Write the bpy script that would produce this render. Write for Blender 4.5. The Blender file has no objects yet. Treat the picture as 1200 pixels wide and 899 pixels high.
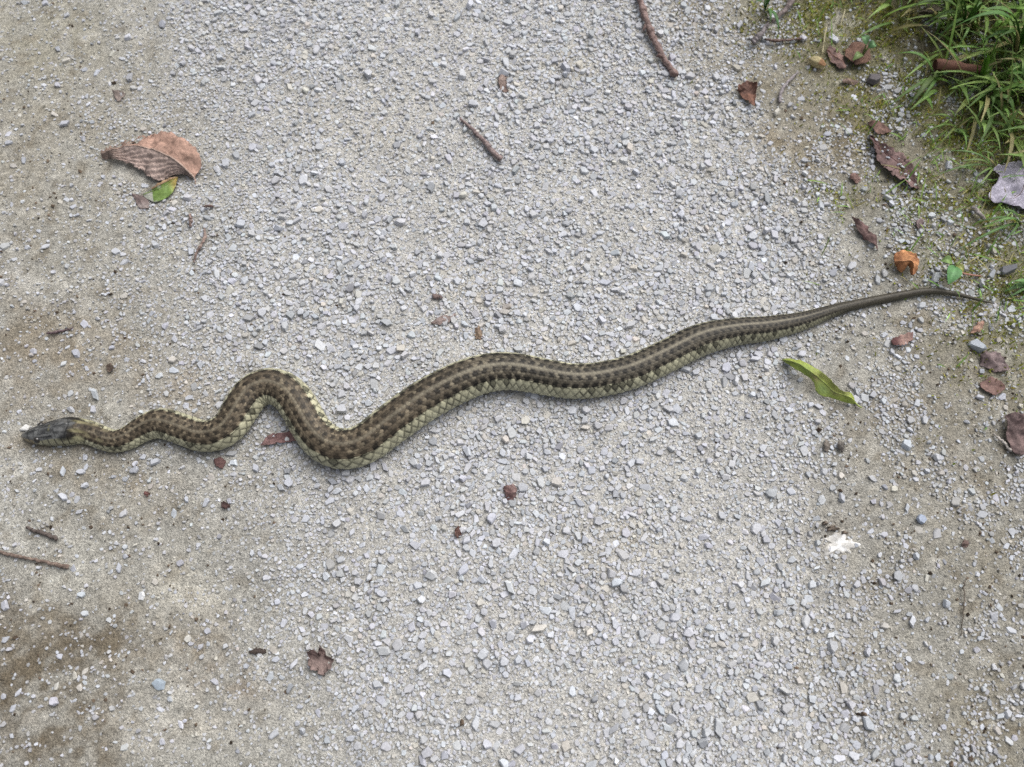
import bpy, math, random
import numpy as np
from mathutils import Vector
random.seed(7)
rng = np.random.default_rng(7)
S = bpy.context.scene
COL = S.collection

# ------------------------------------------------------------------ camera, sky, sun, exposure
HFOV = math.radians(65.0); TILT = math.radians(20.0); DIST = 0.44
TH = math.tan(HFOV / 2); TV = TH * 899 / 1200
CAM = np.array([0.0, -DIST * math.sin(TILT), DIST * math.cos(TILT)])
cd = bpy.data.cameras.new('camera'); cam = bpy.data.objects.new('camera', cd); COL.objects.link(cam)
cd.sensor_fit = 'HORIZONTAL'; cd.angle = HFOV; cd.clip_start = 0.01; cd.clip_end = 500
cam.location = CAM; cam.rotation_euler = (TILT, 0, 0)
cd.dof.use_dof = True; cd.dof.focus_distance = 0.43; cd.dof.aperture_fstop = 8.5
S.camera = cam

SUN_EL = math.radians(52); SUN_AZ = math.radians(40)      # azimuth: from +y towards +x (light comes from the grass side)
w = bpy.data.worlds.new('World'); S.world = w; w.use_nodes = True
nt = w.node_tree; nt.nodes.clear()
sky = nt.nodes.new('ShaderNodeTexSky'); sky.sky_type = 'NISHITA'; sky.sun_disc = False
sky.sun_elevation = SUN_EL; sky.sun_rotation = SUN_AZ
sky.air_density = 1.0; sky.dust_density = 6.0; sky.ozone_density = 1.0
bg = nt.nodes.new('ShaderNodeBackground'); bg.inputs['Strength'].default_value = 0.082
out = nt.nodes.new('ShaderNodeOutputWorld')
hs_ = nt.nodes.new('ShaderNodeHueSaturation'); hs_.inputs['Saturation'].default_value = 0.30      # overcast: the sky is nearly grey
nt.links.new(sky.outputs[0], hs_.inputs['Color']); nt.links.new(hs_.outputs[0], bg.inputs[0]); nt.links.new(bg.outputs[0], out.inputs[0])
sd = bpy.data.lights.new('sun', 'SUN'); sd.energy = 1.35; sd.angle = math.radians(60); sd.color = (1.0, 0.985, 0.965)
sun = bpy.data.objects.new('sun', sd); COL.objects.link(sun)
dv = Vector((math.sin(SUN_AZ) * math.cos(SUN_EL), math.cos(SUN_AZ) * math.cos(SUN_EL), math.sin(SUN_EL)))
sun.rotation_euler = dv.to_track_quat('Z', 'Y').to_euler(); sun.location = (0.5, 0.6, 1.2)
S.cycles.use_denoising = False
S.view_settings.view_transform = 'Standard'; S.view_settings.look = 'None'
S.view_settings.exposure = 0.82; S.view_settings.gamma = 1.0; S.view_settings.use_curve_mapping = False

# ------------------------------------------------------------------ helpers
def at(px, py, z=0.0):
    """photograph pixel -> point on the horizontal plane z"""
    px = np.asarray(px, float); py = np.asarray(py, float); z = np.asarray(z, float)
    X = (px / 1200 - 0.5) * 2 * TH; Y = (0.5 - py / 899) * 2 * TV
    dy = math.sin(TILT) + Y * math.cos(TILT); dz = -math.cos(TILT) + Y * math.sin(TILT)
    t = (z - CAM[2]) / dz
    return np.stack(np.broadcast_arrays(CAM[0] + X * t, CAM[1] + dy * t, z), -1)

def scale_at(px, py):
    Y = (0.5 - np.asarray(py, float) / 899) * 2 * TV
    return -CAM[2] / (-math.cos(TILT) + Y * math.sin(TILT)) * 2 * TH / 1200      # metres per photograph pixel

def proj(x, y, z=0.0):
    rx = x - CAM[0]; ry = y - CAM[1]; rz = z - CAM[2]
    dep = ry * math.sin(TILT) - rz * math.cos(TILT); up = ry * math.cos(TILT) + rz * math.sin(TILT)
    return (rx / dep / (2 * TH) + 0.5) * 1200, (0.5 - up / dep / (2 * TV)) * 899

LAT = {}
def vnoise(x, y, seed=0):
    if seed not in LAT: LAT[seed] = np.random.default_rng(1000 + seed).random((256, 256))
    g = LAT[seed]; xi = np.floor(x).astype(int); yi = np.floor(y).astype(int)
    fx = x - xi; fy = y - yi; fx = fx * fx * (3 - 2 * fx); fy = fy * fy * (3 - 2 * fy)
    a = g[xi % 256, yi % 256]; b = g[(xi + 1) % 256, yi % 256]; c = g[xi % 256, (yi + 1) % 256]; d = g[(xi + 1) % 256, (yi + 1) % 256]
    return (a * (1 - fx) + b * fx) * (1 - fy) + (c * (1 - fx) + d * fx) * fy

def fbm(x, y, sc, oct=4, seed=0):
    r = 0; amp = 0.5; tot = 0
    for k in range(oct):
        r = r + amp * vnoise(x / sc + 17.3 * k, y / sc - 9.1 * k, seed + k); tot += amp; amp *= 0.55; sc *= 0.5
    return r / tot

def sm(a, b, x):
    t = np.clip((x - a) / (b - a), 0, 1); return t * t * (3 - 2 * t)

def hgt(x, y):
    x = np.asarray(x, float); y = np.asarray(y, float)
    near = np.exp(-((x / 1.5) ** 2 + (y / 1.5) ** 2))
    return ((fbm(x, y, 0.16, 3, 40) - 0.5) * 0.006 + (fbm(x, y, 0.02, 3, 50) - 0.5) * 0.0022 + (fbm(x, y, 0.006, 2, 60) - 0.5) * 0.0011) * near

def mesh(name, v, f, cols=None, smooth=False):
    v = np.ascontiguousarray(v, np.float32).reshape(-1, 3); me = bpy.data.meshes.new(name)
    if isinstance(f, np.ndarray):
        k = f.shape[1]; me.vertices.add(len(v)); me.vertices.foreach_set('co', v.ravel())
        me.loops.add(f.size); me.loops.foreach_set('vertex_index', np.ascontiguousarray(f, np.int32).ravel())
        me.polygons.add(len(f)); me.polygons.foreach_set('loop_start', np.arange(0, f.size, k, dtype=np.int32))
        me.update(calc_edges=True)
    else:
        me.from_pydata(v.tolist(), [], f)
    if cols is not None:
        c = np.ones((len(v), 4), np.float32); c[:, :3] = np.broadcast_to(np.asarray(cols, np.float32), (len(v), 3))
        ca = me.color_attributes.new('col', 'FLOAT_COLOR', 'POINT'); ca.data.foreach_set('color', c.ravel())
    me.polygons.foreach_set('use_smooth', np.full(len(me.polygons), bool(smooth)))
    me.validate()
    return me

BASE = {}
def obj(name, v, f, mat, cols=None, smooth=False, parent=None, base=None, label=None, cat=None, group=None, kind=None):
    b = np.zeros(3)
    if parent is not None: b = BASE[parent.name]
    elif base is not None: b = np.asarray(base, float)
    me = mesh(name, np.asarray(v, float).reshape(-1, 3) - b, f, cols, smooth); me.materials.append(mat)
    o = bpy.data.objects.new(name, me); COL.objects.link(o)
    if parent is not None: o.parent = parent
    else: o.location = b
    BASE[o.name] = b
    tag(o, label, cat, group, kind); return o

def tag(o, label=None, cat=None, group=None, kind=None):
    if label: o['label'] = label
    if cat: o['category'] = cat
    if group: o['group'] = group
    if kind: o['kind'] = kind

def empty(name, base, label, cat, group=None):
    o = bpy.data.objects.new(name, None); COL.objects.link(o); o.location = base; o.empty_display_size = 0.01
    BASE[o.name] = np.asarray(base, float); tag(o, label, cat, group); return o

def spline(P, n, sig=0):
    """resample a polyline of points smoothly (centripetal-like Catmull-Rom), evenly by length"""
    P = np.asarray(P, float); Q = np.vstack([2 * P[0] - P[1], P, 2 * P[-1] - P[-2]]); o = []
    for i in range(1, len(Q) - 2):
        t = np.linspace(0, 1, 24, endpoint=False)[:, None]; a, b, c, d = Q[i - 1], Q[i], Q[i + 1], Q[i + 2]
        o.append(0.5 * (2 * b + (c - a) * t + (2 * a - 5 * b + 4 * c - d) * t ** 2 + (3 * b - a - 3 * c + d) * t ** 3))
    o = np.vstack(o + [P[-1:]])
    L = np.r_[0, np.cumsum(np.linalg.norm(np.diff(o[:, :2], axis=0), axis=1))]
    s = np.linspace(0, L[-1], n)
    o = np.stack([np.interp(s, L, o[:, k]) for k in range(o.shape[1])], 1)
    if sig:
        h = int(sig * 3); kern = np.exp(-0.5 * (np.arange(-h, h + 1) / sig) ** 2); kern /= kern.sum()
        for k in range(o.shape[1]):
            e = np.r_[2 * o[0, k] - o[h:0:-1, k], o[:, k], 2 * o[-1, k] - o[-2:-h - 2:-1, k]]; o[:, k] = np.convolve(e, kern, 'valid')
    return o

# ------------------------------------------------------------------ materials
def amat(name, rough=0.85, spec=0.3, ns=900, na=0.35, bs=1500, bump=0.3, bd=0.0004, tint=None, trans=0.0, coat=0.0, ns2=None, na2=0.0, rvar=0.0):
    """base colour from the mesh's own 'col' attribute, varied by noise, with fine bump"""
    m = bpy.data.materials.new(name); m.use_nodes = True; t = m.node_tree; L = t.links; t.nodes.clear()
    N = lambda k: t.nodes.new(k)
    o = N('ShaderNodeOutputMaterial'); p = N('ShaderNodeBsdfPrincipled'); p.inputs['Roughness'].default_value = rough
    p.inputs['Specular IOR Level'].default_value = spec; p.inputs['Coat Weight'].default_value = coat; p.inputs['Coat Roughness'].default_value = 0.3
    tc = N('ShaderNodeTexCoord')
    if tint is None:
        a = N('ShaderNodeAttribute'); a.attribute_name = 'col'; c = a.outputs['Color']
    else:
        a = N('ShaderNodeRGB'); a.outputs[0].default_value = (*tint, 1); c = a.outputs[0]
    def vary(c, sc, am, det=4):
        n = N('ShaderNodeTexNoise'); n.inputs['Scale'].default_value = sc; n.inputs['Detail'].default_value = det; L.new(tc.outputs['Object'], n.inputs['Vector'])
        r = N('ShaderNodeMapRange'); r.inputs[1].default_value = 0.28; r.inputs[2].default_value = 0.72; r.inputs[3].default_value = 1 - am; r.inputs[4].default_value = 1 + am
        L.new(n.outputs['Fac'], r.inputs[0]); x = N('ShaderNodeVectorMath'); x.operation = 'SCALE'; L.new(c, x.inputs[0]); L.new(r.outputs[0], x.inputs['Scale']); return x.outputs[0]
    c = vary(c, ns, na)
    if ns2: c = vary(c, ns2, na2, 2)
    L.new(c, p.inputs['Base Color'])
    if bump:
        n = N('ShaderNodeTexNoise'); n.inputs['Scale'].default_value = bs; n.inputs['Detail'].default_value = 5; L.new(tc.outputs['Object'], n.inputs['Vector'])
        b = N('ShaderNodeBump'); b.inputs['Strength'].default_value = bump; b.inputs['Distance'].default_value = bd; L.new(n.outputs['Fac'], b.inputs['Height']); L.new(b.outputs[0], p.inputs['Normal'])
    if trans:
        tr = N('ShaderNodeBsdfTranslucent'); L.new(c, tr.inputs['Color']); mx = N('ShaderNodeMixShader'); mx.inputs[0].default_value = trans
        L.new(p.outputs[0], mx.inputs[1]); L.new(tr.outputs[0], mx.inputs[2]); L.new(mx.outputs[0], o.inputs[0])
    else: L.new(p.outputs[0], o.inputs[0])
    return m

M_ground = amat('packed_soil', 0.95, 0.15, 1000, 0.42, 1300, 1.0, 0.0010, ns2=330, na2=0.24)
M_stone = amat('crushed_limestone', 0.85, 0.25, 1300, 0.16, 2200, 0.30, 0.0002, ns2=300, na2=0.08)
M_head = amat('snake_head_shields', 0.32, 0.55, 2500, 0.16, 3000, 0.10, 0.0001)
M_snake = amat('snake_skin', 0.52, 0.25, 2500, 0.16, 3000, 0.10, 0.0001)
M_eye = amat('snake_eye', 0.12, 0.6, 2000, 0.2, 10, 0, tint=(0.012, 0.009, 0.006), coat=0.3)
M_pupil = amat('snake_pupil', 0.08, 0.6, 2000, 0.1, 10, 0, tint=(0.004, 0.004, 0.004), coat=0.6)
M_leaf = amat('dry_leaf', 0.75, 0.25, 900, 0.28, 1400, 0.5, 0.0004, trans=0.12, ns2=180, na2=0.18)
M_green = amat('green_leaf', 0.5, 0.4, 700, 0.18, 1200, 0.35, 0.0003, trans=0.2, ns2=150, na2=0.15)
M_twig = amat('weathered_bark', 0.9, 0.2, 900, 0.35, 1200, 0.8, 0.0006, ns2=220, na2=0.25)
M_grass = amat('grass_blade', 0.55, 0.35, 300, 0.2, 900, 0.2, 0.0002, trans=0.36, ns2=60, na2=0.2)
M_moss = amat('moss', 0.95, 0.1, 500, 0.3, 900, 0.2, 0.0002, trans=0.15, ns2=80, na2=0.2)
M_chalk = amat('white_dropping', 0.8, 0.3, 900, 0.12, 1500, 0.6, 0.0004)
M_crumb = amat('organic_crumb', 0.95, 0.15, 1200, 0.35, 1800, 0.6, 0.0004)

# ------------------------------------------------------------------ where the path, soil and moss lie
YS = [-150, 0, 150, 300, 450, 600, 700, 870, 1050]
def core(px, py):
    """share of the ground hidden by gravel, 0..1"""
    xl = np.interp(py, YS, [210, 220, 225, 205, 262, 300, 345, 395, 430]); xr = np.interp(py, YS, [800, 800, 880, 960, 890, 930, 960, 1000, 1010])
    wob = (fbm(px, py, 130, 3, 3) - 0.5) * 110
    c = sm(-190, 230, px - xl + wob) * (1 - sm(-70, 130, px - xr + wob * 0.9))
    return c

def stones_density(px, py):
    c = core(px, py); patch = fbm(px, py, 120, 4, 11); cl = fbm(px, py, 46, 3, 15)
    dc = sm(.0, .98, c + (cl - .5) * .65) * np.clip(1.12 - sm(0.47, 0.63, patch) * 0.66, 0.25, 1)
    dl = (1 - c) * (px < 600) * (0.05 + 0.36 * sm(0.42, 0.75, cl) * sm(60, 200, px) * (1 - sm(250, 420, py)) + 0.05 * sm(.5, .7, cl))
    dl = dl + (1 - c) * (px < 600) * 0.24 * np.exp(-np.clip((np.interp(py, YS, [210, 220, 225, 205, 262, 300, 345, 395, 430]) - px), 0, 999) / 55)
    dr = (1 - c) * (px >= 600) * (0.12 + 0.72 * sm(0.48, 0.66, cl))
    return np.clip(dc ** 1.45 + dl + dr ** 1.25, 0, 1) * (1 - .75 * np.clip(moss_amount(px, py) + turf(px, py), 0, 1))

def turf(px, py):
    """where the grass grows, 0..1"""
    return sm(-25, 70, (px - 1075) * .72 + (62 - py) * .69 + (fbm(px, py, 60, 2, 500) - .5) * 70)

MOSS = [(1040, 90, 60, 40, .6), (1180, 150, 70, 70, .8), (1160, 300, 60, 40, .7), (1090, 180, 40, 30, .7), (1140, 190, 70, 60, .8), (965, 15, 45, 30, 1.0), (1040, 35, 60, 40, .9), (905, 10, 30, 22, .45), (1120, 170, 60, 40, .95), (1060, 120, 60, 35, .7), (1110, 235, 45, 22, .9), (1140, 258, 40, 16, .9), (1135, 358, 22, 9, .8),
        (1165, 385, 40, 16, .6), (985, 228, 24, 12, .55), (1170, 225, 60, 40, .8), (1180, 340, 50, 36, .8), (1130, 120, 60, 50, .8), (1000, 60, 40, 30, .6), (1080, 200, 30, 20, .5), (1160, 420, 50, 30, .35), (880, 30, 20, 14, .35), (1150, 90, 90, 80, .9), (1300, 200, 120, 160, 1.0), (1280, 0, 160, 160, 1.0), (1160, -60, 160, 90, 1.0),
        (1015, 150, 30, 25, .35), (940, 50, 40, 16, .4), (1170, 300, 40, 20, .5)]
def moss_amount(px, py):
    m = np.zeros_like(px)
    for x, y, rx, ry, s in MOSS: m = np.maximum(m, s * np.exp(-(((px - x) / rx) ** 2 + ((py - y) / ry) ** 2) * 0.8))
    return m * sm(0.28, 0.52, fbm(px, py, 26, 3, 21))

# stains and bare patches of the soil: x, y, rx, ry, colour, strength
STAIN = [(150, 735, 70, 55, (.150, .118, .075), .75), (45, 790, 75, 85, (.125, .098, .062), .85), (10, 700, 28, 40, (.12, .09, .055), .7), (90, 860, 60, 40, (.14, .108, .066), .7), (275, 800, 45, 26, (.20, .150, .10), .55),
         (195, 610, 60, 22, (.24, .20, .14), .5), (60, 530, 60, 12, (.19, .145, .08), .8), (130, 560, 90, 20, (.25, .20, .13), .5), (50, 420, 90, 60, (.24, .20, .145), .6), (225, 460, 50, 26, (.27, .21, .14), .5),
         (110, 400, 60, 50, (.27, .225, .16), .5), (20, 370, 40, 30, (.20, .165, .115), .6), (60, 200, 120, 120, (.29, .26, .20), .5), (40, 40, 90, 60, (.29, .27, .20), .5), (235, 770, 40, 30, (.24, .19, .13), .5),
         (210, 690, 40, 40, (.43, .41, .35), .6), (65, 680, 60, 40, (.43, .42, .37), .7), (200, 850, 60, 36, (.42, .40, .35), .6), (15, 590, 22, 60, (.46, .45, .41), .75), (15, 330, 30, 22, (.44, .43, .40), .5), (260, 850, 40, 20, (.42, .39, .33), .4),
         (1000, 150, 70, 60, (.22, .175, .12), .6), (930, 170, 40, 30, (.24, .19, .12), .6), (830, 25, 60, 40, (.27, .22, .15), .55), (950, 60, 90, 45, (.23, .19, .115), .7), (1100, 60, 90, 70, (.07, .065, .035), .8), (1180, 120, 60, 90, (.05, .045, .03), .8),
         (1150, 300, 80, 50, (.19, .155, .10), .6), (1090, 350, 50, 40, (.24, .20, .14), .5), (1140, 450, 90, 80, (.23, .195, .135), .65), (1060, 600, 110, 110, (.285, .25, .18), .55), (1150, 720, 80, 120, (.26, .23, .165), .65), (1180, 850, 70, 70, (.21, .175, .10), .7),
         (1000, 800, 80, 80, (.28, .25, .185), .5), (1020, 470, 40, 30, (.31, .26, .19), .5), (1120, 540, 40, 20, (.24, .185, .12), .5), (930, 760, 40, 40, (.28, .255, .185), .4), (1190, 520, 40, 60, (.19, .16, .11), .6), (980, 625, 22, 8, (.12, .09, .06), .6),
         (1200, 640, 40, 60, (.21, .18, .12), .5), (660, 90, 60, 30, (.37, .34, .27), .5), (700, 640, 60, 30, (.40, .36, .28), .5), (545, 330, 40, 20, (.40, .36, .28), .4), (415, 150, 60, 40, (.38, .35, .28), .4)]
def ground_colour(x, y):
    px, py = proj(x, y)
    bad = ~((px > -900) & (px < 2100) & (py > -900) & (py < 1800)); px = np.where(bad, 600, px); py = np.where(bad, 300, py)
    c = core(px, py)[..., None]
    col = np.array([.300, .292, .262]) * (1 - c) + np.array([.405, .396, .372]) * c
    col = np.where((px > 950)[..., None], col * .93, col)
    wx = (fbm(px, py, 60, 4, 70) - .5) * 70; wy = (fbm(px, py, 60, 4, 75) - .5) * 70
    fine = fbm(px, py, 34, 4, 80); fin2 = fbm(px, py, 13, 3, 82)
    for X, Y, rx, ry, k, s in STAIN:
        k = np.array(k); k = k * .78 + k.mean() * np.array([1.03, 1.0, .92]) * .22
        if not (X < 330 and Y > 640): s = s * .8
        if X > 960 and Y > 250: k = k * .65 + k.mean() * np.array([1.05, 1.0, .88]) * .35; s = s * .8
        d = np.exp(-(((px + wx - X) / rx) ** 2 + ((py + wy - Y) / ry) ** 2) * 0.9) * s
        d = np.clip(d * (0.25 + .9 * sm(.36, .64, fine) + .75 * sm(.38, .62, fin2)), 0, .95)[..., None]
        col = col * (1 - d) + np.array(k) * d
    vg = (sm(-330, 20, (px - 1075) * .72 + (62 - py) * .69 + (fine - .5) * 160) * sm(.25, .6, fbm(px, py, 40, 3, 85) + .12) * .75)[..., None]; col = col * (1 - vg) + np.array([.165, .148, .098]) * vg
    m = moss_amount(px, py)[..., None] * .8
    col = col * (1 - m) + np.array([.135, .135, .04]) * m
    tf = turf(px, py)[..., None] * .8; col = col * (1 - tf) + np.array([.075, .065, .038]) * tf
    sp = sm(.62, .76, fbm(x, y, .007, 2, 90))[..., None] * (1 - c) * .5
    col = col * (1 - sp) + np.array([.17, .145, .105]) * sp
    lt = sm(.62, .78, fbm(x, y, .012, 3, 95))[..., None] * .4
    col = col * (1 - lt) + np.array([.47, .455, .41]) * lt
    return col

# one sheet out to the horizon: a fine grid where the camera looks, coarser and coarser outwards
def axis(a, b, step, far):
    core_ = np.arange(a, b, step); g = [step]
    while sum(g) < far: g.append(g[-1] * 1.35)
    e = np.cumsum(g); return np.r_[a - e[::-1], core_, core_[-1] + e]
gx = axis(-.40, .40, .0022, 120); gy = axis(-.24, .33, .0022, 120)
GX, GY = np.meshgrid(gx, gy, indexing='ij'); nx, ny = GX.shape
gi = np.arange(nx * ny).reshape(nx, ny)
gf = np.stack([gi[:-1, :-1], gi[1:, :-1], gi[1:, 1:], gi[:-1, 1:]], -1).reshape(-1, 4)
obj('ground', np.stack([GX, GY, hgt(GX, GY)], -1).reshape(-1, 3), gf, M_ground, ground_colour(GX, GY).reshape(-1, 3), True, kind='structure')

# ------------------------------------------------------------------ the snake's course (photograph x, y, width in pixels)
SN = np.array([(25.5, 510, 5), (27, 510, 9), (29.5, 510, 12.5), (34, 509.8, 16.5), (40, 509.5, 20.5), (48, 508.8, 24.5), (58, 507.6, 29), (67, 506.5, 31.5), (78, 505, 33.5), (88, 504.5, 32), (98, 505.5, 28.5), (108, 508, 27), (120, 513, 26.5), (134, 517, 26), (150, 513, 28), (168, 502, 31), (188, 495.5, 35), (214, 503, 35),
               (236, 510.5, 36), (256, 508, 38), (271, 496.5, 40), (284, 476, 42), (297, 459, 42), (317, 452, 42), (337, 460, 42), (351, 478, 43), (364, 501, 43), (380, 518, 45), (402, 525, 47), (428, 518.5, 47), (464, 493, 48), (500, 468.5, 48), (540, 448, 47), (570, 438, 45), (600, 435.5, 43.5),
               (640, 442, 42), (670, 446.5, 41), (700, 444.5, 40.5), (740, 435, 39.5), (780, 417, 38.5), (820, 397.5, 37.5), (860, 388, 33), (900, 383.5, 29), (940, 375, 22), (980, 361.5, 14.5), (1020, 351.5, 11), (1060, 344, 9.5), (1090, 340.6, 7.8), (1120, 344.4, 5.8), (1150, 352.5, 3.2), (1165, 356.3, 1.0)], float)
NS = 1750
cs = spline(SN, 3000, 9)
rr = np.clip(cs[:, 2], .8, None) / 2 * scale_at(cs[:, 0], cs[:, 1])
P3 = at(cs[:, 0], cs[:, 1], 0.58 * rr + .001)
L3 = np.r_[0, np.cumsum(np.linalg.norm(np.diff(P3[:, :2], axis=0), axis=1))]
sarc = np.linspace(0, L3[-1], NS)
SC = np.stack([np.interp(sarc, L3, P3[:, k]) for k in range(3)], 1); SR = np.interp(sarc, L3, rr); SPX = np.interp(sarc, L3, cs[:, 0])
def snake_distance(x, y):
    """distance to the snake's axis over its half width"""
    x = np.asarray(x); best = np.full(x.shape, 9.0); sub = slice(None, None, 14)
    for (a, b, _), r in zip(SC[sub], SR[sub]): best = np.minimum(best, np.hypot(x - a, y - b) / (r + .0006))
    return best

def make_snake():
    Lp = 0
    T = np.gradient(SC[:, :2], axis=0); T /= np.linalg.norm(T, axis=1)[:, None]
    Nn = np.stack([-T[:, 1], T[:, 0]], 1)                        # the animal's right hand side as it faces -x is +y; near side is -n .. see sign below
    # phase along the body in scale lengths
    pitch = 0.25 * np.maximum(SR, .0022); pitch = np.maximum(pitch, .0009)
    ph = np.r_[0, np.cumsum((sarc[1] - sarc[0]) / pitch[1:])]
    phi = np.radians(np.r_[np.linspace(-180, -112, 7)[:-1], np.linspace(-112, -46, 28)[:-1], np.linspace(-46, 46, 62)[:-1], np.linspace(46, 112, 28)[:-1], np.linspace(112, 180, 9)[:-1]])
    NP = len(phi); A = np.abs(np.degrees(phi)); sg = np.sign(phi)
    rl = np.interp(SPX, [0, 430, 600, 860, 1200], [0, 0, 4, 8, 8])[:, None] * np.cos(phi / 2)[None]; pa = np.degrees(phi)[None] + rl
    q = np.interp(np.abs(pa), [0, 46, 86, 116, 180], [0, 5.5, 7.5, 8.5, 10.5]) * np.sign(pa); p = np.broadcast_to(ph[:, None], (NS, NP)).copy()
    lat = np.abs(q) > 5.5
    p0 = p.copy(); p = np.where(lat, p * 0.60, p)
    # nearest scale in the lozenge lattice
    best = np.full((NS, NP), 9.0); bi = np.zeros((NS, NP), int); bk = np.zeros((NS, NP), int); bdq = np.zeros((NS, NP)); bdp = np.zeros((NS, NP))
    for i in (np.floor(q).astype(int), np.floor(q).astype(int) + 1):
        off = 0.5 * (i % 2); k = np.round(p - off).astype(int); dq = q - i; dp = p - off - k
        d = np.abs(dq) + 2 * np.abs(dp); u = d < best
        best = np.where(u, d, best); bi = np.where(u, i, bi); bk = np.where(u, k, bk); bdq = np.where(u, dq, bdq); bdp = np.where(u, dp, bdp)
    rnd = np.modf(np.abs(np.sin(bi * 12.9898 + bk * 78.233) * 43758.5453))[0]
    rnd2 = np.modf(np.abs(np.sin(bi * 39.346 + bk * 11.135 + 4) * 24634.634))[0]
    # back: long narrow keeled scales, row by row
    ri = np.round(q).astype(int); off = .5 * (ri % 2) + .13 * np.sin(ri * 5.1); dq = q - ri; pw = p + .22 * (2 * np.abs(dq)) ** 2; k = np.round(pw - off).astype(int); dp = pw - off - k
    dd = np.maximum(np.abs(dq) * 1.75, np.abs(dp) * 2) ; u = np.abs(q) < 5.5
    best = np.where(u, dd, best); bi = np.where(u, ri, bi); bk = np.where(u, k, bk); bdq = np.where(u, dq, bdq); bdp = np.where(u, dp, bdp)
    X = SPX[:, None] + 0 * q; hs = sarc / sarc[np.searchsorted(SPX[:1200], 88)]     # 0 snout .. 1 back of the head
    head = (1 - sm(.90, 1.16, hs[:, None] + .22 * (vnoise(p * .9, q * .9, 44) - .5))); a_ = np.degrees(phi)[None] + 11 * (1 - sm(1.2, 2.2, hs))[:, None] + 0 * q; aa = np.abs(a_)
    absq = np.abs(q); band = np.abs(bi)
    # ---- colours, scale by scale
    dors = np.zeros((NS, NP, 3)) + np.array([.070, .061, .045])
    warm = (1 - sm(430, 640, X))[..., None]; dors = dors * (1 + warm * np.array([.10, .0, -.08]))
    dors = dors * (0.58 + 0.84 * rnd[..., None]) * (1 + .3 * np.exp(-(bdq / .2) ** 2) * (bdp > -.3))[..., None]
    per = 2.05; pc_ = (p0 + .5 * np.where(lat, 0, bk + .5 * (bi % 2) - p)) * 2 * math.pi / per; f0 = np.where(sg[None] > 0, .4, 2.2)
    sq = np.exp(-(((absq - 1.75) / 1.05) ** 4)); sr_ = np.exp(-(((absq - 4.75) / 1.2) ** 4))
    wn = 2.2 * (fbm(p0 * .30, bi * .35, 1.0, 2, 37) - .5)
    spot = np.maximum(sq * sm(-.25, .35, np.cos(pc_ + f0) + wn), sr_ * sm(-.60, .10, np.cos(pc_ + f0 + math.pi) + wn))
    spot = spot * (1 - .75 * sm(940, 1010, X)) * (.82 + .18 * sm(420, 620, X))
    dors = dors * (1 - .82 * spot[..., None])
    dors = dors * (1 - .36 * sm(840, 980, X))[..., None]
    streak = ((rnd2 > .74) & (spot < .3) & (X < 560 + 160 * rnd))[..., None]; dors = np.where(streak, dors * 1.4 + np.array([.034, .031, .021]), dors)
    vert = np.exp(-(absq / .60) ** 4) * (.40 + .48 * sm(420, 600, X)) * (1 - .85 * sm(900, 1000, X)); vert = (vert * (.75 + .5 * rnd))[..., None]
    dors = dors * (1 - vert) + np.array([.19, .170, .125]) * vert
    late = np.zeros((NS, NP, 3)) + np.array([.40, .386, .268]); late = late * (.78 + .42 * rnd[..., None])
    late = late * (1 - .35 * sm(700, 900, X)[..., None]); tail = sm(930, 1000, X)[..., None]; late = late * (1 - tail) + np.array([.055, .05, .036]) * tail
    ll = sm(5.35, 5.6, absq + (rnd - .5) * .5)[..., None] * np.ones(3)
    col = dors * (1 - ll) + late * ll
    belly = sm(112, 122, aa)[..., None]; col = col * (1 - belly) + np.array([.17, .17, .115]) * belly
    dk = ((band == 6) & (rnd2 > .80))[..., None] * (1 - tail); col = col * (1 - .7 * dk)
    eb = np.exp(-((absq - 5.35) / .34) ** 2) * sm(-.5, .3, np.cos(pc_ + f0 + math.pi) + wn) * (1 - sm(930, 1000, X)); col = col * (1 - .85 * eb[..., None])
    # skin between scales
    gap = np.where(lat, sm(.62, .90, best) * (.30 + .65 * sm(.2, .8, rnd2)), sm(.70, .93, best)); gd = np.where(lat, .93 * (1 - .5 * sm(7.0, 7.6, absq)), .30); gap = gap * gd * (aa < 116) * (1 - sm(990, 1060, X))
    col = col * (1 - gap[..., None] * .92)
    # ---- head plates
    hx = hs[:, None] + 0 * q; hy = np.sin(np.radians(a_))
    hc = np.zeros((NS, NP, 3)) + np.array([.070, .071, .071])
    hc = hc * (.35 + 1.3 * sm(.25, .75, fbm(hx * 11, hy * 5, 1.0, 3, 33))[..., None]) * np.array([1.0, 1.0, .98])
    seam = np.zeros_like(hx)
    for h0, y0, y1, b in ((.17, 0, .6, .03), (.30, 0, .6, .02), (.40, 0, .45, -.02), (.66, 0, .7, .10), (.94, 0, .8, -.08)):
        ay = np.abs(hy); seam = np.maximum(seam, np.exp(-((hx - h0 - b * ay) / .012) ** 2) * (ay >= y0) * (ay <= y1))
    for y0, h0, h1 in ((0, .17, .40), (.36, .40, .66), (0, .68, .96), (.60, .34, .66)):
        seam = np.maximum(seam, np.exp(-((np.abs(hy) - y0) / .05) ** 2) * (hx > h0) * (hx < h1))
    seam = seam * (aa < 80)
    lab = sm(46, 50, aa - 12 * np.exp(-((hx - .36) / .13) ** 2) - 8 * (1 - sm(.05, .2, hx)))          # upper lip plates
    lf = hx * 8.2 + .2; sut = np.abs(lf - np.round(lf)); labc = np.array([.25, .24, .155]) * (.8 + .4 * vnoise(np.floor(lf), np.floor(lf) * 0, 5))[..., None]
    labc = labc * (1 - .88 * ((sut < .10) & (aa < 100))[..., None]); labc = np.where((hx < .30)[..., None], labc * np.array([.62, .50, .40]), labc)
    mouth = np.exp(-((aa - 92) / 4.0) ** 2)[..., None]; labc = labc * (1 - .85 * mouth)
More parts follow.
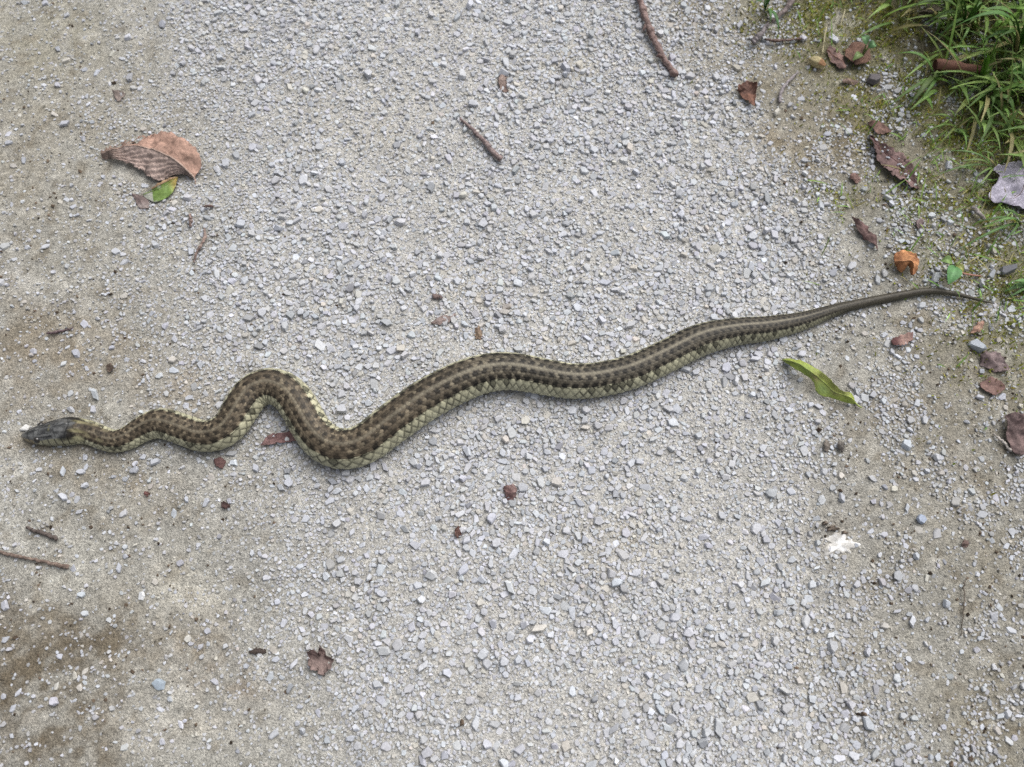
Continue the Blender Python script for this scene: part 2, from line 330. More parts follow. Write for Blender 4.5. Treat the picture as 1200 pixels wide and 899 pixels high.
    hc = hc * (1 - lab[..., None]) + labc * lab[..., None]; hc = hc * (1 - .60 * seam[..., None])
    blk = np.exp(-(((hx - .86) / .10) ** 2 + ((aa - 48) / 18) ** 2) ** 2)[..., None]; hc = hc * (1 - .85 * blk)
    par = (np.exp(-(((hx - .60) / .016) ** 2 + ((aa - 7) / 5) ** 2)))[..., None]; hc = hc * (1 - par) + np.array([.13, .12, .06]) * par
    col = col * (1 - head[..., None]) + hc * head[..., None]
    # nape: a dark blotch, a pale crescent and a pale patch behind the jaw
    for h0, a0, dh, da, k, s in ((1.00, 42, .10, 22, (.012, .010, .008), .95), (1.14, 22, .15, 9, (.20, .18, .10), .92), (1.34, 34, .07, 10, (.19, .165, .10), .85), (1.55, 30, .08, 9, (.17, .15, .09), .7), (1.52, 6, .06, 9, (.02, .016, .012), .8), (1.16, 62, .12, 18, (.29, .275, .165), .95), (1.22, 10, .08, 14, (.03, .022, .016), .7), (1.42, 22, .07, 12, (.03, .022, .016), .7), (1.40, 48, .06, 10, (.03, .022, .016), .7)):
        d = (np.exp(-((((hx - h0) / dh) ** 2 + ((aa - a0) / da) ** 2)) ** 2) * s)[..., None]; col = col * (1 - d) + np.array(k) * d
    # ---- cross-section
    r = SR[:, None]; hgt_b = 0.80; ax = np.sin(phi)[None]; az = np.cos(phi)[None]
    ex = np.sign(ax) * np.abs(ax) ** (1 - .14 * head); ez = np.sign(az) * np.abs(az) ** (1 + .10 * head)
    hb = hgt_b * (1 - .16 * head * sm(.15, .5, hs)[:, None])
    lx = r * ex; lz = r * np.where(ez > 0, .96 * hb / hgt_b, .46) * ez
    relief = (1 - np.clip(best, 0, 1) ** 2.4) * np.where(lat, .034, .010) + np.exp(-(bdq / .16) ** 2) * (1 - best) * .006 * (band < 6)
    relief = relief * (aa < 118) * (1 - head) * (1 - .7 * sm(980, 1080, X)) - seam * .022 * head
    eyeb = np.exp(-(((hx - .37) / .10) ** 2 + ((aa - 34) / 10) ** 2)) * .07 * head - np.exp(-(((hx - .37) / .07) ** 2 + ((aa - 50) / 9) ** 2)) * .07 * head
    canth = np.exp(-((aa - 48) / 10) ** 2) * .05 * head * sm(.05, .2, hx) - mouth[..., 0] * .05 * head
    d = (relief + eyeb + canth) * r
    nl = np.sqrt((ax * hgt_b) ** 2 + az ** 2); lx = lx + d * ax * hgt_b / nl; lz = lz + d * az / nl
    zc = hgt(SC[:, 0], SC[:, 1]); k_ = np.exp(-.5 * (np.arange(-90, 91) / 30.) ** 2); k_ /= k_.sum(); zc = np.convolve(np.pad(zc, 90, mode='edge'), k_, 'valid')
    zz = zc[:, None] + .0006 + .0012 * sm(1020, 1110, X) + np.maximum(r * .48 + lz, r * .02 + .05 * r * (az + 1))
    V = np.stack([SC[:, 0:1] - Nn[:, 0:1] * lx * -1 * -1, SC[:, 1:2] - Nn[:, 1:2] * lx * -1 * -1, zz], -1)
    idx = np.arange(NS * NP).reshape(NS, NP); j = np.roll(idx, -1, axis=1)
    F = np.stack([idx[:-1], idx[1:], j[1:], j[:-1]], -1).reshape(-1, 4)
    V = V.reshape(-1, 3); C = col.reshape(-1, 3)
    V = np.vstack([V, SC[0] + [-.0004, 0, SR[0] * .1], SC[-1]]); C = np.vstack([C, C[0], C[-5]])
    caps = [[NS * NP, a, b] for a, b in zip(idx[0], j[0])] + [[NS * NP + 1, b, a] for a, b in zip(idx[-1], j[-1])]
    F = np.vstack([F, np.array([c + [c[2]] for c in caps])])
    # quads with a doubled corner are not valid: keep caps as triangles in a second pass
    me_f = F[:len(F) - len(caps)].tolist() + caps
    base = np.array([SC[NS // 2, 0], SC[NS // 2, 1], 0])
    sn = obj('snake', V, me_f, M_snake, C, True, base=base, label='long brown snake with pale green side stripes stretched in curves across the gravel', cat='snake')
    sn.data.materials.append(M_head); mi = np.zeros(len(sn.data.polygons), np.int32); mi[:int(np.searchsorted(hs, .93)) * NP] = 1; sn.data.polygons.foreach_set('material_index', mi)
    # eyes: on both sides of the head, with round pupils
    i = int(np.argmin(np.abs(hs - .37)))
    for s_ in (1, -1):
        k = int(np.argmin(np.abs(np.degrees(phi) + 11 - s_ * 56))); c = V[i * NP + k]; n = np.array([-Nn[i, 0] * s_, -Nn[i, 1] * s_, .55]); n /= np.linalg.norm(n)
        R = SR[i] * .34; c = c - n * R * .20
        v, f = ball(c, R, 14, 10); e = obj('eye', v, f, M_eye, None, True, parent=sn)
        BASE[e.name] = base
        v, f = ball(c + n * R * .52, R * .55, 12, 8); obj('pupil', v, f, M_pupil, None, True, parent=e)
    return sn

def ball(c, R, n, m):
    v = []; f = []
    for a in range(m + 1):
        t = math.pi * a / m
        for b in range(n): v.append(c + R * np.array([math.sin(t) * math.cos(2 * math.pi * b / n), math.sin(t) * math.sin(2 * math.pi * b / n), math.cos(t)]))
    for a in range(m):
        for b in range(n): f.append([a * n + b, (a + 1) * n + b, (a + 1) * n + (b + 1) % n, a * n + (b + 1) % n])
    return np.array(v), f
make_snake()

# ------------------------------------------------------------------ gravel
def hull(n, flat, seed):
    """an angular chip: an irregular polygon with a smaller, leaning top face (n corners; flat = height)"""
    r = np.random.default_rng(seed); import bmesh
    bm = bmesh.new(); a = np.linspace(0, 2 * math.pi, n, endpoint=False) + r.normal(0, .24, n); k = r.uniform(.72, 1.08, n)
    st = 1 + .32 * (seed % 3) * .6; lean = r.normal(0, .16, 2); off = r.normal(0, .09, 2)
    for z, sc in ((0, r.uniform(.90, 1.0)), (.66, 1.0), (1.0, r.uniform(.74, .92))):
        for q, kk in zip(a, k):
            if z == .66 and r.random() < .35: continue
            x_ = math.cos(q) * kk * sc * st + off[0] * z; y_ = math.sin(q) * kk * sc + off[1] * z
            bm.verts.new((x_, y_, (z + (x_ * lean[0] + y_ * lean[1]) * z + r.normal(0, .05)) * flat))
    res = bmesh.ops.convex_hull(bm, input=bm.verts)
    bmesh.ops.delete(bm, geom=[g for g in res['geom_interior'] if isinstance(g, bmesh.types.BMVert)], context='VERTS')
    bmesh.ops.triangulate(bm, faces=bm.faces); bm.verts.ensure_lookup_table(); bm.verts.index_update()
    v = np.array([x.co[:] for x in bm.verts]); f = np.array([[q.index for q in x.verts] for x in bm.faces]); bm.free()
    v[:, :2] -= v[:, :2].mean(0); v /= np.sqrt(np.abs(v[:, 0]).max() * np.abs(v[:, 1]).max()) * 1.02
    return v, f
PROTO = [hull(5 + s % 3, .50 + .40 * (s % 4) / 3, 100 + s) for s in range(24)]
GSEED = 0
GRIT = [hull(4, .8, 400 + s) for s in range(8)]

def rotm(n, tilt):
    """random heading plus a random lean of up to tilt"""
    a = rng.uniform(0, 2 * math.pi, n); b = rng.normal(0, tilt, n); c = rng.normal(0, tilt, n)
    ca, sa, cb, sb, cc, sc_ = np.cos(a), np.sin(a), np.cos(b), np.sin(b), np.cos(c), np.sin(c); R = np.zeros((n, 3, 3)); o = np.ones(n); z = np.zeros(n)
    Rz = np.stack([np.stack([ca, -sa, z], -1), np.stack([sa, ca, z], -1), np.stack([z, z, o], -1)], 1)
    Rx = np.stack([np.stack([o, z, z], -1), np.stack([z, cb, -sb], -1), np.stack([z, sb, cb], -1)], 1)
    Ry = np.stack([np.stack([cc, z, sc_], -1), np.stack([z, o, z], -1), np.stack([-sc_, z, cc], -1)], 1)
    return Rx @ Ry @ Rz

def heap(name, x, y, r, protos, cols, sink, tilt, mat, zoff=0.0, **kw):
    n = len(x); which = rng.integers(0, len(protos), n); V = []; F = []; C = []; off = 0
    z = hgt(x, y) + zoff
    for w_, (pv, pf) in enumerate(protos):
        ix = np.where(which == w_)[0]
        if not len(ix): continue
        st = rng.uniform(.8, 1.15, (len(ix), 1, 3)); v = pv[None] * st * r[ix, None, None]
        v = np.einsum('nij,nkj->nki', rotm(len(ix), tilt), v); v[:, :, 2] -= v[:, :, 2].min(1, keepdims=True) + 0
        v[:, :, 2] -= (r[ix] * sink[ix])[:, None]
        v += np.stack([x[ix], y[ix], z[ix]], -1)[:, None]
        V.append(v.reshape(-1, 3)); F.append((pf[None] + (np.arange(len(ix)) * len(pv))[:, None, None] + off).reshape(-1, 3)); off += len(ix) * len(pv)
        C.append(np.repeat(cols[ix], len(pv), axis=0))
    return obj(name, np.vstack(V), np.vstack(F), mat, np.vstack(C), False, **kw)

def stone_cols(n, warm=.06):
    g = np.clip(rng.normal(.45, .042, n), .30, .60)[:, None]; c = g * np.array([.96, .995, 1.08])
    t = rng.random(n); c = np.where((t < warm)[:, None], g * np.array([1.03, .985, .90]), c); c = np.where((t > .965)[:, None], c * .62, c); c = np.where(((t > .94) & (t < .965))[:, None], c * 1.25, c)
    return c * (1 + rng.normal(0, .012, (n, 3)))

# hand-placed loose pebbles: x, y, width in photograph pixels
PEB = []
def pebs(ox, oy, pts): PEB.extend((ox + a / 3, oy + b / 3, c / 3 * 1.95) for a, b, c in pts)
pebs(0, 0, [(88, 8, 15), (162, 15, 12), (237, 57, 13), (205, 175, 11), (237, 218, 13), (300, 248, 12), (340, 257, 15), (157, 305, 14), (205, 302, 13), (305, 340, 10), (72, 410, 13), (58, 390, 12), (195, 407, 13), (228, 440, 14), (327, 432, 10), (33, 475, 16), (35, 508, 14), (47, 585, 16), (85, 568, 13), (390, 452, 11), (295, 488, 12), (505, 455, 12), (832, 550, 17), (350, 655, 9), (508, 650, 14), (405, 625, 9), (730, 770, 15), (805, 835, 15), (162, 870, 16), (100, 875, 15), (85, 830, 12), (262, 730, 12), (605, 735, 15), (575, 90, 17), (398, 192, 13), (998, 100, 12), (1035, 8, 18), (418, 680, 12), (785, 180, 15)])
pebs(0, 300, [(303, 243, 18), (272, 345, 17), (120, 335, 14), (122, 370, 10), (440, 143, 14), (455, 288, 9), (395, 325, 11), (240, 322, 10), (307, 397, 11), (446, 367, 14), (612, 404, 18), (608, 368, 17), (638, 378, 13), (340, 487, 18), (333, 543, 15), (253, 540, 15), (654, 527, 18), (668, 500, 15), (686, 545, 12), (317, 523, 10), (505, 440, 10), (500, 478, 10), (617, 293, 14), (285, 760, 17), (477, 755, 17), (477, 732, 12), (303, 742, 12), (225, 760, 14), (223, 850, 20), (200, 825, 12), (745, 778, 16), (728, 865, 17), (530, 810, 12), (400, 776, 10), (655, 857, 13), (699, 718, 13), (122, 720, 9), (805, 860, 11), (585, 250, 14), (538, 208, 11), (25, 103, 10), (55, 15, 10), (87, 163, 10), (505, 708, 15)])
pebs(0, 600, [(20, 330, 20), (22, 450, 16), (288, 433, 12), (207, 508, 15), (263, 575, 15), (298, 560, 14), (200, 612, 14), (283, 620, 13), (192, 668, 20), (48, 690, 15), (67, 635, 14), (15, 648, 12), (298, 358, 14), (415, 198, 14), (438, 125, 13), (440, 155, 11), (632, 180, 16), (695, 115, 13), (545, 247, 14), (600, 658, 12), (633, 747, 15), (570, 808, 14), (728, 418, 15), (730, 465, 13), (657, 445, 16), (668, 462, 11), (933, 232, 15), (885, 145, 13), (973, 318, 16), (1022, 255, 14), (995, 390, 16), (1050, 443, 14), (960, 485, 16), (967, 518, 15), (862, 543, 15), (1030, 535, 17), (988, 582, 12), (1015, 617, 17), (1117, 708, 16), (1155, 623, 13), (1148, 803, 15), (1065, 768, 14), (610, 5, 16), (258, 200, 16), (287, 292, 14), (1078, 580, 12), (1058, 567, 10)])
pebs(800, 600, [(472, 22, 14), (415, 112, 13), (480, 130, 12), (600, 318, 16), (925, 320, 17), (810, 385, 17), (757, 350, 12), (862, 380, 11), (650, 492, 19), (765, 542, 17), (797, 517, 14), (1048, 445, 13), (1122, 720, 14), (1108, 770, 17), (820, 155, 14), (920, 175, 12), (858, 232, 14), (1093, 100, 12), (985, 490, 15), (615, 548, 14), (455, 715, 13), (620, 745, 12)])
pebs(800, 300, [(1083, 253, 14), (1135, 535, 12), (1085, 67, 18), (1040, 500, 14), (385, 525, 14), (415, 435, 14), (480, 527, 13), (145, 135, 14), (395, 325, 12), (325, 740, 13), (745, 820, 15), (713, 812, 12), (815, 765, 14), (558, 850, 15), (1050, 405, 13), (523, 97, 13), (790, 885, 13), (640, 272, 13), (935, 143, 10), (965, 158, 10)])
SPECIAL = [(29.3, 501.5, 12, (.50, .50, .49), 'white stone chip touching the snout of the snake'), (166.7, 698.3, 11, (.60, .61, .62), 'brightest little pebble on the mud-stained soil below the snake'), (187.3, 801, 17, (.30, .35, .40), 'flat blue-grey pebble beside a dark crumb on pale soil'),
           (1143, 406.5, 19, (.40, .43, .47), 'longest pale grey pebble, lying next to a crumpled purple leaf'), (1079, 608.3, 14, (.30, .34, .42), 'dark bluish pebble standing alone below the white dropping area'), (1023, 94, 18, (.11, .10, .105), 'dark grey rounded stone among chips below the green seedling'),
           (1180, 318, 19, (.22, .22, .24), 'blocky grey stone at the mossy edge near the tail tip'), (978, 45, 14, (.44, .45, .49), 'pale angular stone by the fallen brown leaf and cream husk')]
block = []                                                        # footprints kept clear of random stones: x, y, r
pp = np.array([at(a, b) for a, b, _ in PEB]); pr = np.array([c / 2 * scale_at(a, b) for a, b, c in PEB])
MARKS = [(180, 185, 'big brown leaf'), (190, 224, 'small green and yellow leaf'), (140, 113, 'tiny flat brown leaf piece'), (50, 507, 'head of the snake'), (130, 432, 'round brown flake'), (70, 388, 'tiny dark twig'), (258, 542, 'round maroon flake'), (265, 592, 'blackish red flake'),
         (173, 578, 'tiny bright red flake'), (50, 625, 'short dark twig'), (40, 656, 'long thin twig'), (375, 773, 'pointed maroon leaf'), (301, 763, 'black rotten flake'), (566, 166, 'short straight twig'), (590, 98, 'shrivelled brown scrap'), (985, 637, 'white bird dropping'), (1132, 637, 'small brown flake'),
         (1130, 710, 'thin root-like twig'), (962, 447, 'bright green curled leaf'), (1162, 452, 'flat oval red-brown leaf'), (1190, 508, 'dark purple crinkled leaf'), (1144, 384, 'small orange-tan leaf'), (985, 524, 'dark grey-brown crumb'), (1059, 397, 'half red half pink leaf'), (1113, 318, 'weed seedling'), (235, 290, 'curved frayed stem'),
         (325, 513, 'maroon leaf under the snake'), (187, 801, 'flat blue-grey pebble'), (167, 698, 'brightest little pebble'), (1079, 608, 'dark bluish pebble'), (1143, 407, 'longest pale grey pebble'), (188, 500, 'first hump of the snake'), (240, 510, 'dip behind the first hump of the snake')]
WAY = ['right of', 'up and right of', 'above', 'up and left of', 'left of', 'down and left of', 'below', 'down and right of']
def pebble_labels(P):
    """say of every pebble which landmark it lies by, on which side, and its turn outwards from there"""
    slot = {}
    for i, (a, b, wd) in enumerate(P):
        d, m = min((math.hypot(a - x_, b - y_), k) for k, (x_, y_, _) in enumerate(MARKS)); x_, y_, _ = MARKS[m]
        slot.setdefault((m, int(round(math.atan2(y_ - b, a - x_) / (math.pi / 4))) % 8), []).append((d, i))
    out_ = {}
    for (m, w_), L in slot.items():
        L.sort(); n_ = len(L)
        for t, (d, i) in enumerate(L):
            size = 'larger' if P[i][2] > 10.5 else 'smaller' if P[i][2] < 8 else 'middling'
            turn = '' if n_ == 1 else ', ' + (['nearest', 'second', 'third', 'fourth', 'fifth', 'sixth', 'seventh', 'eighth', 'ninth', 'tenth'][min(t, 9)] if t < n_ - 1 or n_ > 9 else 'farthest') + ' of ' + ['', '', 'two', 'three', 'four', 'five', 'six', 'seven', 'eight', 'nine', 'ten'][min(n_, 10)]
            out_[i] = size + ' grey pebble ' + WAY[w_] + ' the ' + MARKS[m][2] + turn
    return [out_[i] for i in range(len(P))]
def zone(a, b):
    if a < 420 and b < 300: return 'pebbles around the big brown leaf'
    if a < 420 and b < 505: return 'pebbles above the snake head'
    if a < 420 and b < 610: return 'pebbles below the snake head'
    if a < 420: return 'pebbles on the brown-stained soil'
    return 'pebbles on the far half of the path'
PM = []
for s in range(14):
    v, f = PROTO[s]; PM.append((v, f))
def pebble(a, b, wpx, col, label, group):
    x, y, _ = at(a, b); r = wpx / 2 * float(scale_at(a, b)); v, f = PM[rng.integers(len(PM))]
    v = v * r * np.array([1.0, rng.uniform(.72, 1.0), rng.uniform(.75, 1.0)]); v = (rotm(1, .18)[0] @ v.T).T; v[:, 2] -= v[:, 2].min() + r * .30
    base = np.array([x, y, hgt(x, y)]); obj('pebble', v + base, f, M_stone, np.array(col), False, base=base, label=label, cat='pebble', group=group); block.append((x, y, r * 1.05))
pc = stone_cols(len(PEB), .15) * .93
for (a, b, wpx), c, lab in zip(PEB, pc, pebble_labels(PEB)): pebble(a, b, wpx, c, lab, zone(a, b))
for a, b, wpx, c, lab in SPECIAL: pebble(a, b, wpx, c, lab, None)

LEAF_CLEAR = [(180, 190, 52, 26), (188, 222, 20, 12), (962, 447, 36, 20), (1050, 190, 26, 26), (1063, 307, 14, 13), (876, 107, 12, 12), (980, 66, 12, 12), (1122, 79, 28, 9), (1182, 216, 26, 26), (375, 773, 14, 14), (1162, 453, 14, 9), (1190, 508, 14, 20)]
def scatter(n, dens, size, gapf, xr=(-.40, .40), yr=(-.24, .33)):
    x = rng.uniform(*xr, n); y = rng.uniform(*yr, n); px, py = proj(x, y); r = size(n)
    inside = (px > -40) & (px < 1240) & (py > -40) & (py < 940)
    keep = rng.random(n) < dens(px, py) * np.where(inside, 1, .17)
    keep &= snake_distance(x, y) > .80
    for a, b, ra, rb in LEAF_CLEAR: keep &= ((px - a) / ra) ** 2 + ((py - b) / rb) ** 2 > 1
    x, y, r = x[keep], y[keep], r[keep]; o = np.argsort(-r); x, y, r = x[o], y[o], r[o]
    cell = .0035; H = {}
    for a, b, q in block: H.setdefault((int(a // cell), int(b // cell)), []).append((a, b, q))
    out_ = []
    for k in range(len(x)):
        a, b, q = x[k], y[k], r[k]; i, j = int(a // cell), int(b // cell); ok = True
        for ii in (i - 1, i, i + 1):
            for jj in (j - 1, j, j + 1):
                for (c, d, e) in H.get((ii, jj), ()):
                    m = (q + e) * gapf
                    if (a - c) ** 2 + (b - d) ** 2 < m * m: ok = False; break
                if not ok: break
            if not ok: break
        if ok: H.setdefault((i, j), []).append((a, b, q)); out_.append(k)
    return x[out_], y[out_], r[out_]
def first(px, py): return stones_density(px, py) * np.maximum(sm(.25, .85, core(px, py) + (fbm(px, py, 70, 3, 18) - .5) * .8), np.where(px > 600, .5, .14))
x1, y1, r1 = scatter(120000, first, lambda n: np.clip(rng.lognormal(math.log(.00126), .34, n), .0008, .0031), .70)
block += list(zip(x1, y1, r1))
x2, y2, r2 = scatter(420000, stones_density, lambda n: np.clip(rng.lognormal(math.log(.00080), .24, n), .00050, .0012), .71)
x, y, r = np.r_[x1, x2], np.r_[y1, y2], np.r_[r1, r2]
STONES = len(x)
sc = stone_cols(len(x)); du = np.clip(rng.normal(.20, .15, len(x)) + .20 * (r < .001), 0, .75)[:, None]; sc = sc * (1 - du) + ground_colour(x, y) * 1.06 * du
heap('gravel', x, y, r, PROTO, sc, rng.uniform(.10, .66, len(x)), .15, M_stone, kind='stuff', label='pale grey crushed limestone gravel spread over the path')
n = 42000; x = rng.uniform(-.40, .40, n); y = rng.uniform(-.24, .33, n); px, py = proj(x, y)
k = rng.random(n) < .34 + .55 * core(px, py); k &= snake_distance(x, y) > .7; x, y = x[k], y[k]; n = len(x)
c = stone_cols(n, .45) * rng.uniform(.7, 1.1, (n, 1)); so = (rng.random(n) < .75 - .5 * core(*proj(x, y)))[:, None]; c = np.where(so, ground_colour(x, y) * rng.uniform(.75, 1.25, (n, 1)), c); dk = rng.random(n) < .05; c[dk] *= .4
heap('grit', x, y, np.clip(rng.lognormal(math.log(.00046), .35, n), .0002, .0009), GRIT, c, rng.uniform(.2, .8, n), .5, M_stone, kind='stuff', label='fine stone grit and sand grains between the gravel')

# ------------------------------------------------------------------ leaves
def rs(pts, n):
    return spline(np.array(pts, float), n)
def leaf(name, A, M, B, mat, colf, label, cat='leaf', nu=40, nv=14, th=.00014, vein=0, va=0.0, skew=.6, crumple=.0004, rib=None, stalk=None, group=None, lift=.0006, cs=.008, holes=None, rag=.35, vlow=1.0, vein_c=0.0, dull=.42):
    """a leaf between two edges A and B with its midrib M: each a row of (x, y, height in mm)"""
    A, M, B = rs(A, nu), rs(M, nu), rs(B, nu); v = np.linspace(-1, 1, 2 * nv + 1)[None, :, None]
    if rag:
        uu = np.arange(nu); w_ = np.sin(np.linspace(0, math.pi, nu)) ** .5 * rag
        for E in (A, B): E[:, :2] += (np.stack([vnoise(uu * .55 + o_, uu * 0 + rng.uniform(0, 99), 12) + .6 * vnoise(uu * 1.3 + o_, uu * 0 + 5, 13) - .8 for o_ in rng.uniform(0, 200, 2)], 1)) * 2.6 * w_[:, None]
    A, M, B = A[:, None], M[:, None], B[:, None]; t = np.abs(v)
    t2 = t ** 1.0
    G = np.where(v < 0, M + (A - M) * t2, M + (B - M) * t2); U = np.linspace(0, 1, nu)[:, None] + 0 * v[..., 0]; Vv = v[..., 0] + 0 * U
    z0 = G[..., 2] / 1000
    P = at(G[..., 0], G[..., 1], z0); g = hgt(P[..., 0], P[..., 1])
    if vein:
        s = (U * vein - np.abs(Vv) * skew * vein + .5 * (fbm(P[..., 0], P[..., 1], .012, 2, 210) - .5)) % 1; z0 = z0 + va * (np.abs(s - .5) * 2 - .5) * sm(0, .25, np.abs(Vv)) * np.where(Vv < 0, vlow, 1.0)
    z0 = z0 + crumple * 2 * (fbm(P[..., 0] + 3, P[..., 1] + 5, cs, 3, 200) - .5) * 2
    P[..., 2] = np.maximum(z0, 0) + g + lift
    n0 = nu * (2 * nv + 1); C = np.clip(colf(U, Vv, P), .004, 1); lum = C.mean(-1, keepdims=True) * np.array([1.08, .99, .93]); C = C * (1 - dull) + lum * dull; vl = np.exp(-((((U * 6 - np.abs(Vv) * 2.6) % 1) - .5) / .09) ** 2) * (np.abs(Vv) > .06) + np.exp(-(Vv / .06) ** 2); C = C * (1 + vein_c * vl[..., None]); C = C * (.72 + .56 * fbm(P[..., 0] + 1, P[..., 1] + 1, .003, 3, 230))[..., None]
    top = P.reshape(-1, 3); gx_ = np.gradient(P, axis=0); gy_ = np.gradient(P, axis=1); nn = np.cross(gx_, gy_); nn /= np.linalg.norm(nn, axis=-1, keepdims=True) + 1e-12
    nn *= np.sign(np.sum(nn[..., 2]) or 1)
    bot = (P - nn * th).reshape(-1, 3)
    idx = np.arange(n0).reshape(nu, 2 * nv + 1); q = np.stack([idx[:-1, :-1], idx[1:, :-1], idx[1:, 1:], idx[:-1, 1:]], -1)
    if holes is not None: keepq = ~holes(U, Vv)[:-1, :-1]
    else: keepq = np.ones(q.shape[:2], bool)
    if np.sum((gx_ [..., 0] * gy_[..., 1] - gx_[..., 1] * gy_[..., 0])) < 0: q = q[..., ::-1]
    qq = q[keepq]
    e = {}
    for f in qq.tolist():
        for a, b in zip(f, f[1:] + f[:1]): e[(a, b)] = 1
    side = [[b, a, a + n0, b + n0] for (a, b) in e if (b, a) not in e]
    F = np.vstack([qq, qq[:, ::-1] + n0, np.array(side)])
    base = top.mean(0); base[2] = hgt(base[0], base[1])
    o = obj(name, np.vstack([top, bot]), F, mat, np.vstack([C.reshape(-1, 3)] * 2), True, base=base, label=label, cat=cat, group=group)
    if rib:
        line = P[:, nv] + np.array([0, 0, .0001]); k = max(int(nu * rib[2]), 4)
        tube('midrib', line[:k], np.linspace(rib[0], rib[0] * .3, k), M_twig if len(rib) < 5 else rib[4], rib[1], parent=o, ns=6)
    if stalk:
        pts = at([a for a, b, c_ in stalk], [b for a, b, c_ in stalk], np.array([c_ for a, b, c_ in stalk]) / 1000); pts[:, 2] += hgt(pts[:, 0], pts[:, 1]) + .0006
        tube('stalk', spline(pts, 10), np.linspace(.0005, .0004, 10), M_twig, rib[1] if rib else (.1, .06, .03), parent=o, ns=6)
    return o

def tube(name, pts, rad, mat, col, parent=None, ns=8, rough=0.0, **kw):
    pts = np.asarray(pts, float); n = len(pts); rad = np.broadcast_to(np.asarray(rad, float), (n,))
    T = np.gradient(pts, axis=0); T /= np.linalg.norm(T, axis=1)[:, None] + 1e-12
    up = np.array([0, 0, 1.0]); s1 = np.cross(T, up); l = np.linalg.norm(s1, axis=1); s1[l < 1e-4] = [1, 0, 0]; s1 /= np.linalg.norm(s1, axis=1)[:, None]; s2 = np.cross(s1, T)
    a = np.linspace(0, 2 * math.pi, ns, endpoint=False)
    uu = np.linspace(0, n / 3.5, n)[:, None] + rng.uniform(0, 99); R = rad[:, None] * (1 + rough * 1.6 * (vnoise(uu, np.cos(a)[None] * 1.3 + 7, 9) + vnoise(uu * 1.7, np.sin(a)[None] * 1.3 + 3, 10) - 1) * 1.3 + rough * .5 * (rng.random((n, ns)) - .5))
    V = pts[:, None] + R[..., None] * (np.cos(a)[None, :, None] * s1[:, None] + np.sin(a)[None, :, None] * s2[:, None])
    idx = np.arange(n * ns).reshape(n, ns); j = np.roll(idx, -1, 1); F = np.stack([idx[:-1], j[:-1], j[1:], idx[1:]], -1).reshape(-1, 4).tolist()
    F += [idx[0][::-1].tolist(), idx[-1].tolist()]
    C = np.asarray(col, float)
    if C.ndim == 1: C = np.broadcast_to(C, (n * ns, 3))
    elif len(C) == n: C = np.repeat(C, ns, axis=0)
    return obj(name, V.reshape(-1, 3), F, mat, C, True, parent=parent, **kw)

def two(c1, c2, mixf):
    c1 = np.array(c1); c2 = np.array(c2)
    return lambda U, V, P: c1 + (c2 - c1) * np.clip(mixf(U, V, P), 0, 1)[..., None]
nz = lambda sc, sd=300: (lambda U, V, P: sm(.35, .65, fbm(P[..., 0] + 2, P[..., 1] + 2, sc, 3, sd)))

# big curled brown leaf: pinkish tan upper half, grey ribbed lower half folding down
def big_col(U, V, P):
    pink = np.array([.37, .225, .17]); grey = np.array([.42, .32, .28]); c = np.where((V < 0)[..., None], pink, grey)
    c = c * (.8 + .4 * fbm(P[..., 0], P[..., 1], .01, 3, 310))[..., None]
    left = sm(.70, .95, U)[..., None] * .7; c = c * (1 - left) + np.array([.25, .185, .15]) * left
    lv = ((U * 8 - np.abs(V) * 4.8 + .5 * (fbm(P[..., 0], P[..., 1], .012, 2, 210) - .5)) % 1); ln = np.exp(-((lv - .5) / .10) ** 2)[..., None]; c = np.where((V < 0)[..., None], c * (1 + .16 * ln), c * (1 - .22 * np.exp(-((lv - .06) / .13) ** 2)[..., None]))
    rim = np.exp(-(V / .035) ** 2)[..., None]; c = c * (1 - .6 * rim) + np.array([.42, .31, .26]) * .6 * rim
    sp = sm(.66, .72, fbm(P[..., 0], P[..., 1], .004, 2, 320))[..., None] * .5; return c * (1 - sp * .6)
leaf('leaf', [(229, 209, 2), (237, 193, 3), (229, 174, 5), (213, 162, 7), (190, 154, 8), (174, 158, 8), (158, 164, 7), (142, 169, 5), (128, 174, 3), (119, 178, 2)],
     [(228, 208.5, 2.5), (218, 199, 5.5), (203, 187, 7.5), (188, 179, 8), (172, 174, 7.5), (158, 172.5, 6.5), (146, 173.5, 5.5), (134, 176, 5), (124, 179, 3), (118.5, 181, 2)],
     [(227, 209, 2), (218, 206, 2), (208, 206, 2), (197, 209, 1.5), (186, 212, 1.5), (174, 207, 2), (162, 198, 2.2), (148, 191.5, 2.5), (132, 188, 2), (120, 186, 1.2)],
     M_leaf, big_col, dull=.12, label='big dry brown leaf, curled and ribbed, lying on the path', nu=110, nv=26, vein=8, va=.0012, vlow=.12, skew=.6, crumple=.0012, rag=.9, rib=(.0006, (.40, .30, .25), .95, 0), stalk=[(228, 208.5, 3), (229.5, 213, 1.5), (230, 217, .5)],
     holes=lambda U, V: ((V < -.25) & (V > -.62 - .25 * np.sin(U * 40)) & (U > .66) & (U < .76)) | ((V < -.30) & (V > -.80) & (U > .80) & (U < .865)) | ((V < -.55) & (np.modf(U * 26)[0] < .4) & (U > .7)))
def small_green(U, V, P):
    g = np.array([.17, .27, .06]); c = g + 0 * P; y = sm(.62, .9, U + .0 * V)[..., None]; c = c * (1 - y) + np.array([.34, .25, .05]) * y
    t = ((V < -.55))[..., None]; c = np.where(t, np.array([.50, .33, .19]), c); w_ = ((U < .24))[..., None]; c = np.where(w_, np.array([.46, .47, .40]), c)
    d = ((np.abs(V + .52) < .07))[..., None]; c = np.where(d, c * .25, c); s = sm(.66, .72, fbm(P[..., 0], P[..., 1], .003, 2, 330))[..., None]; return c * (1 - s * .6) + np.array([.5, .5, .42]) * s * .6
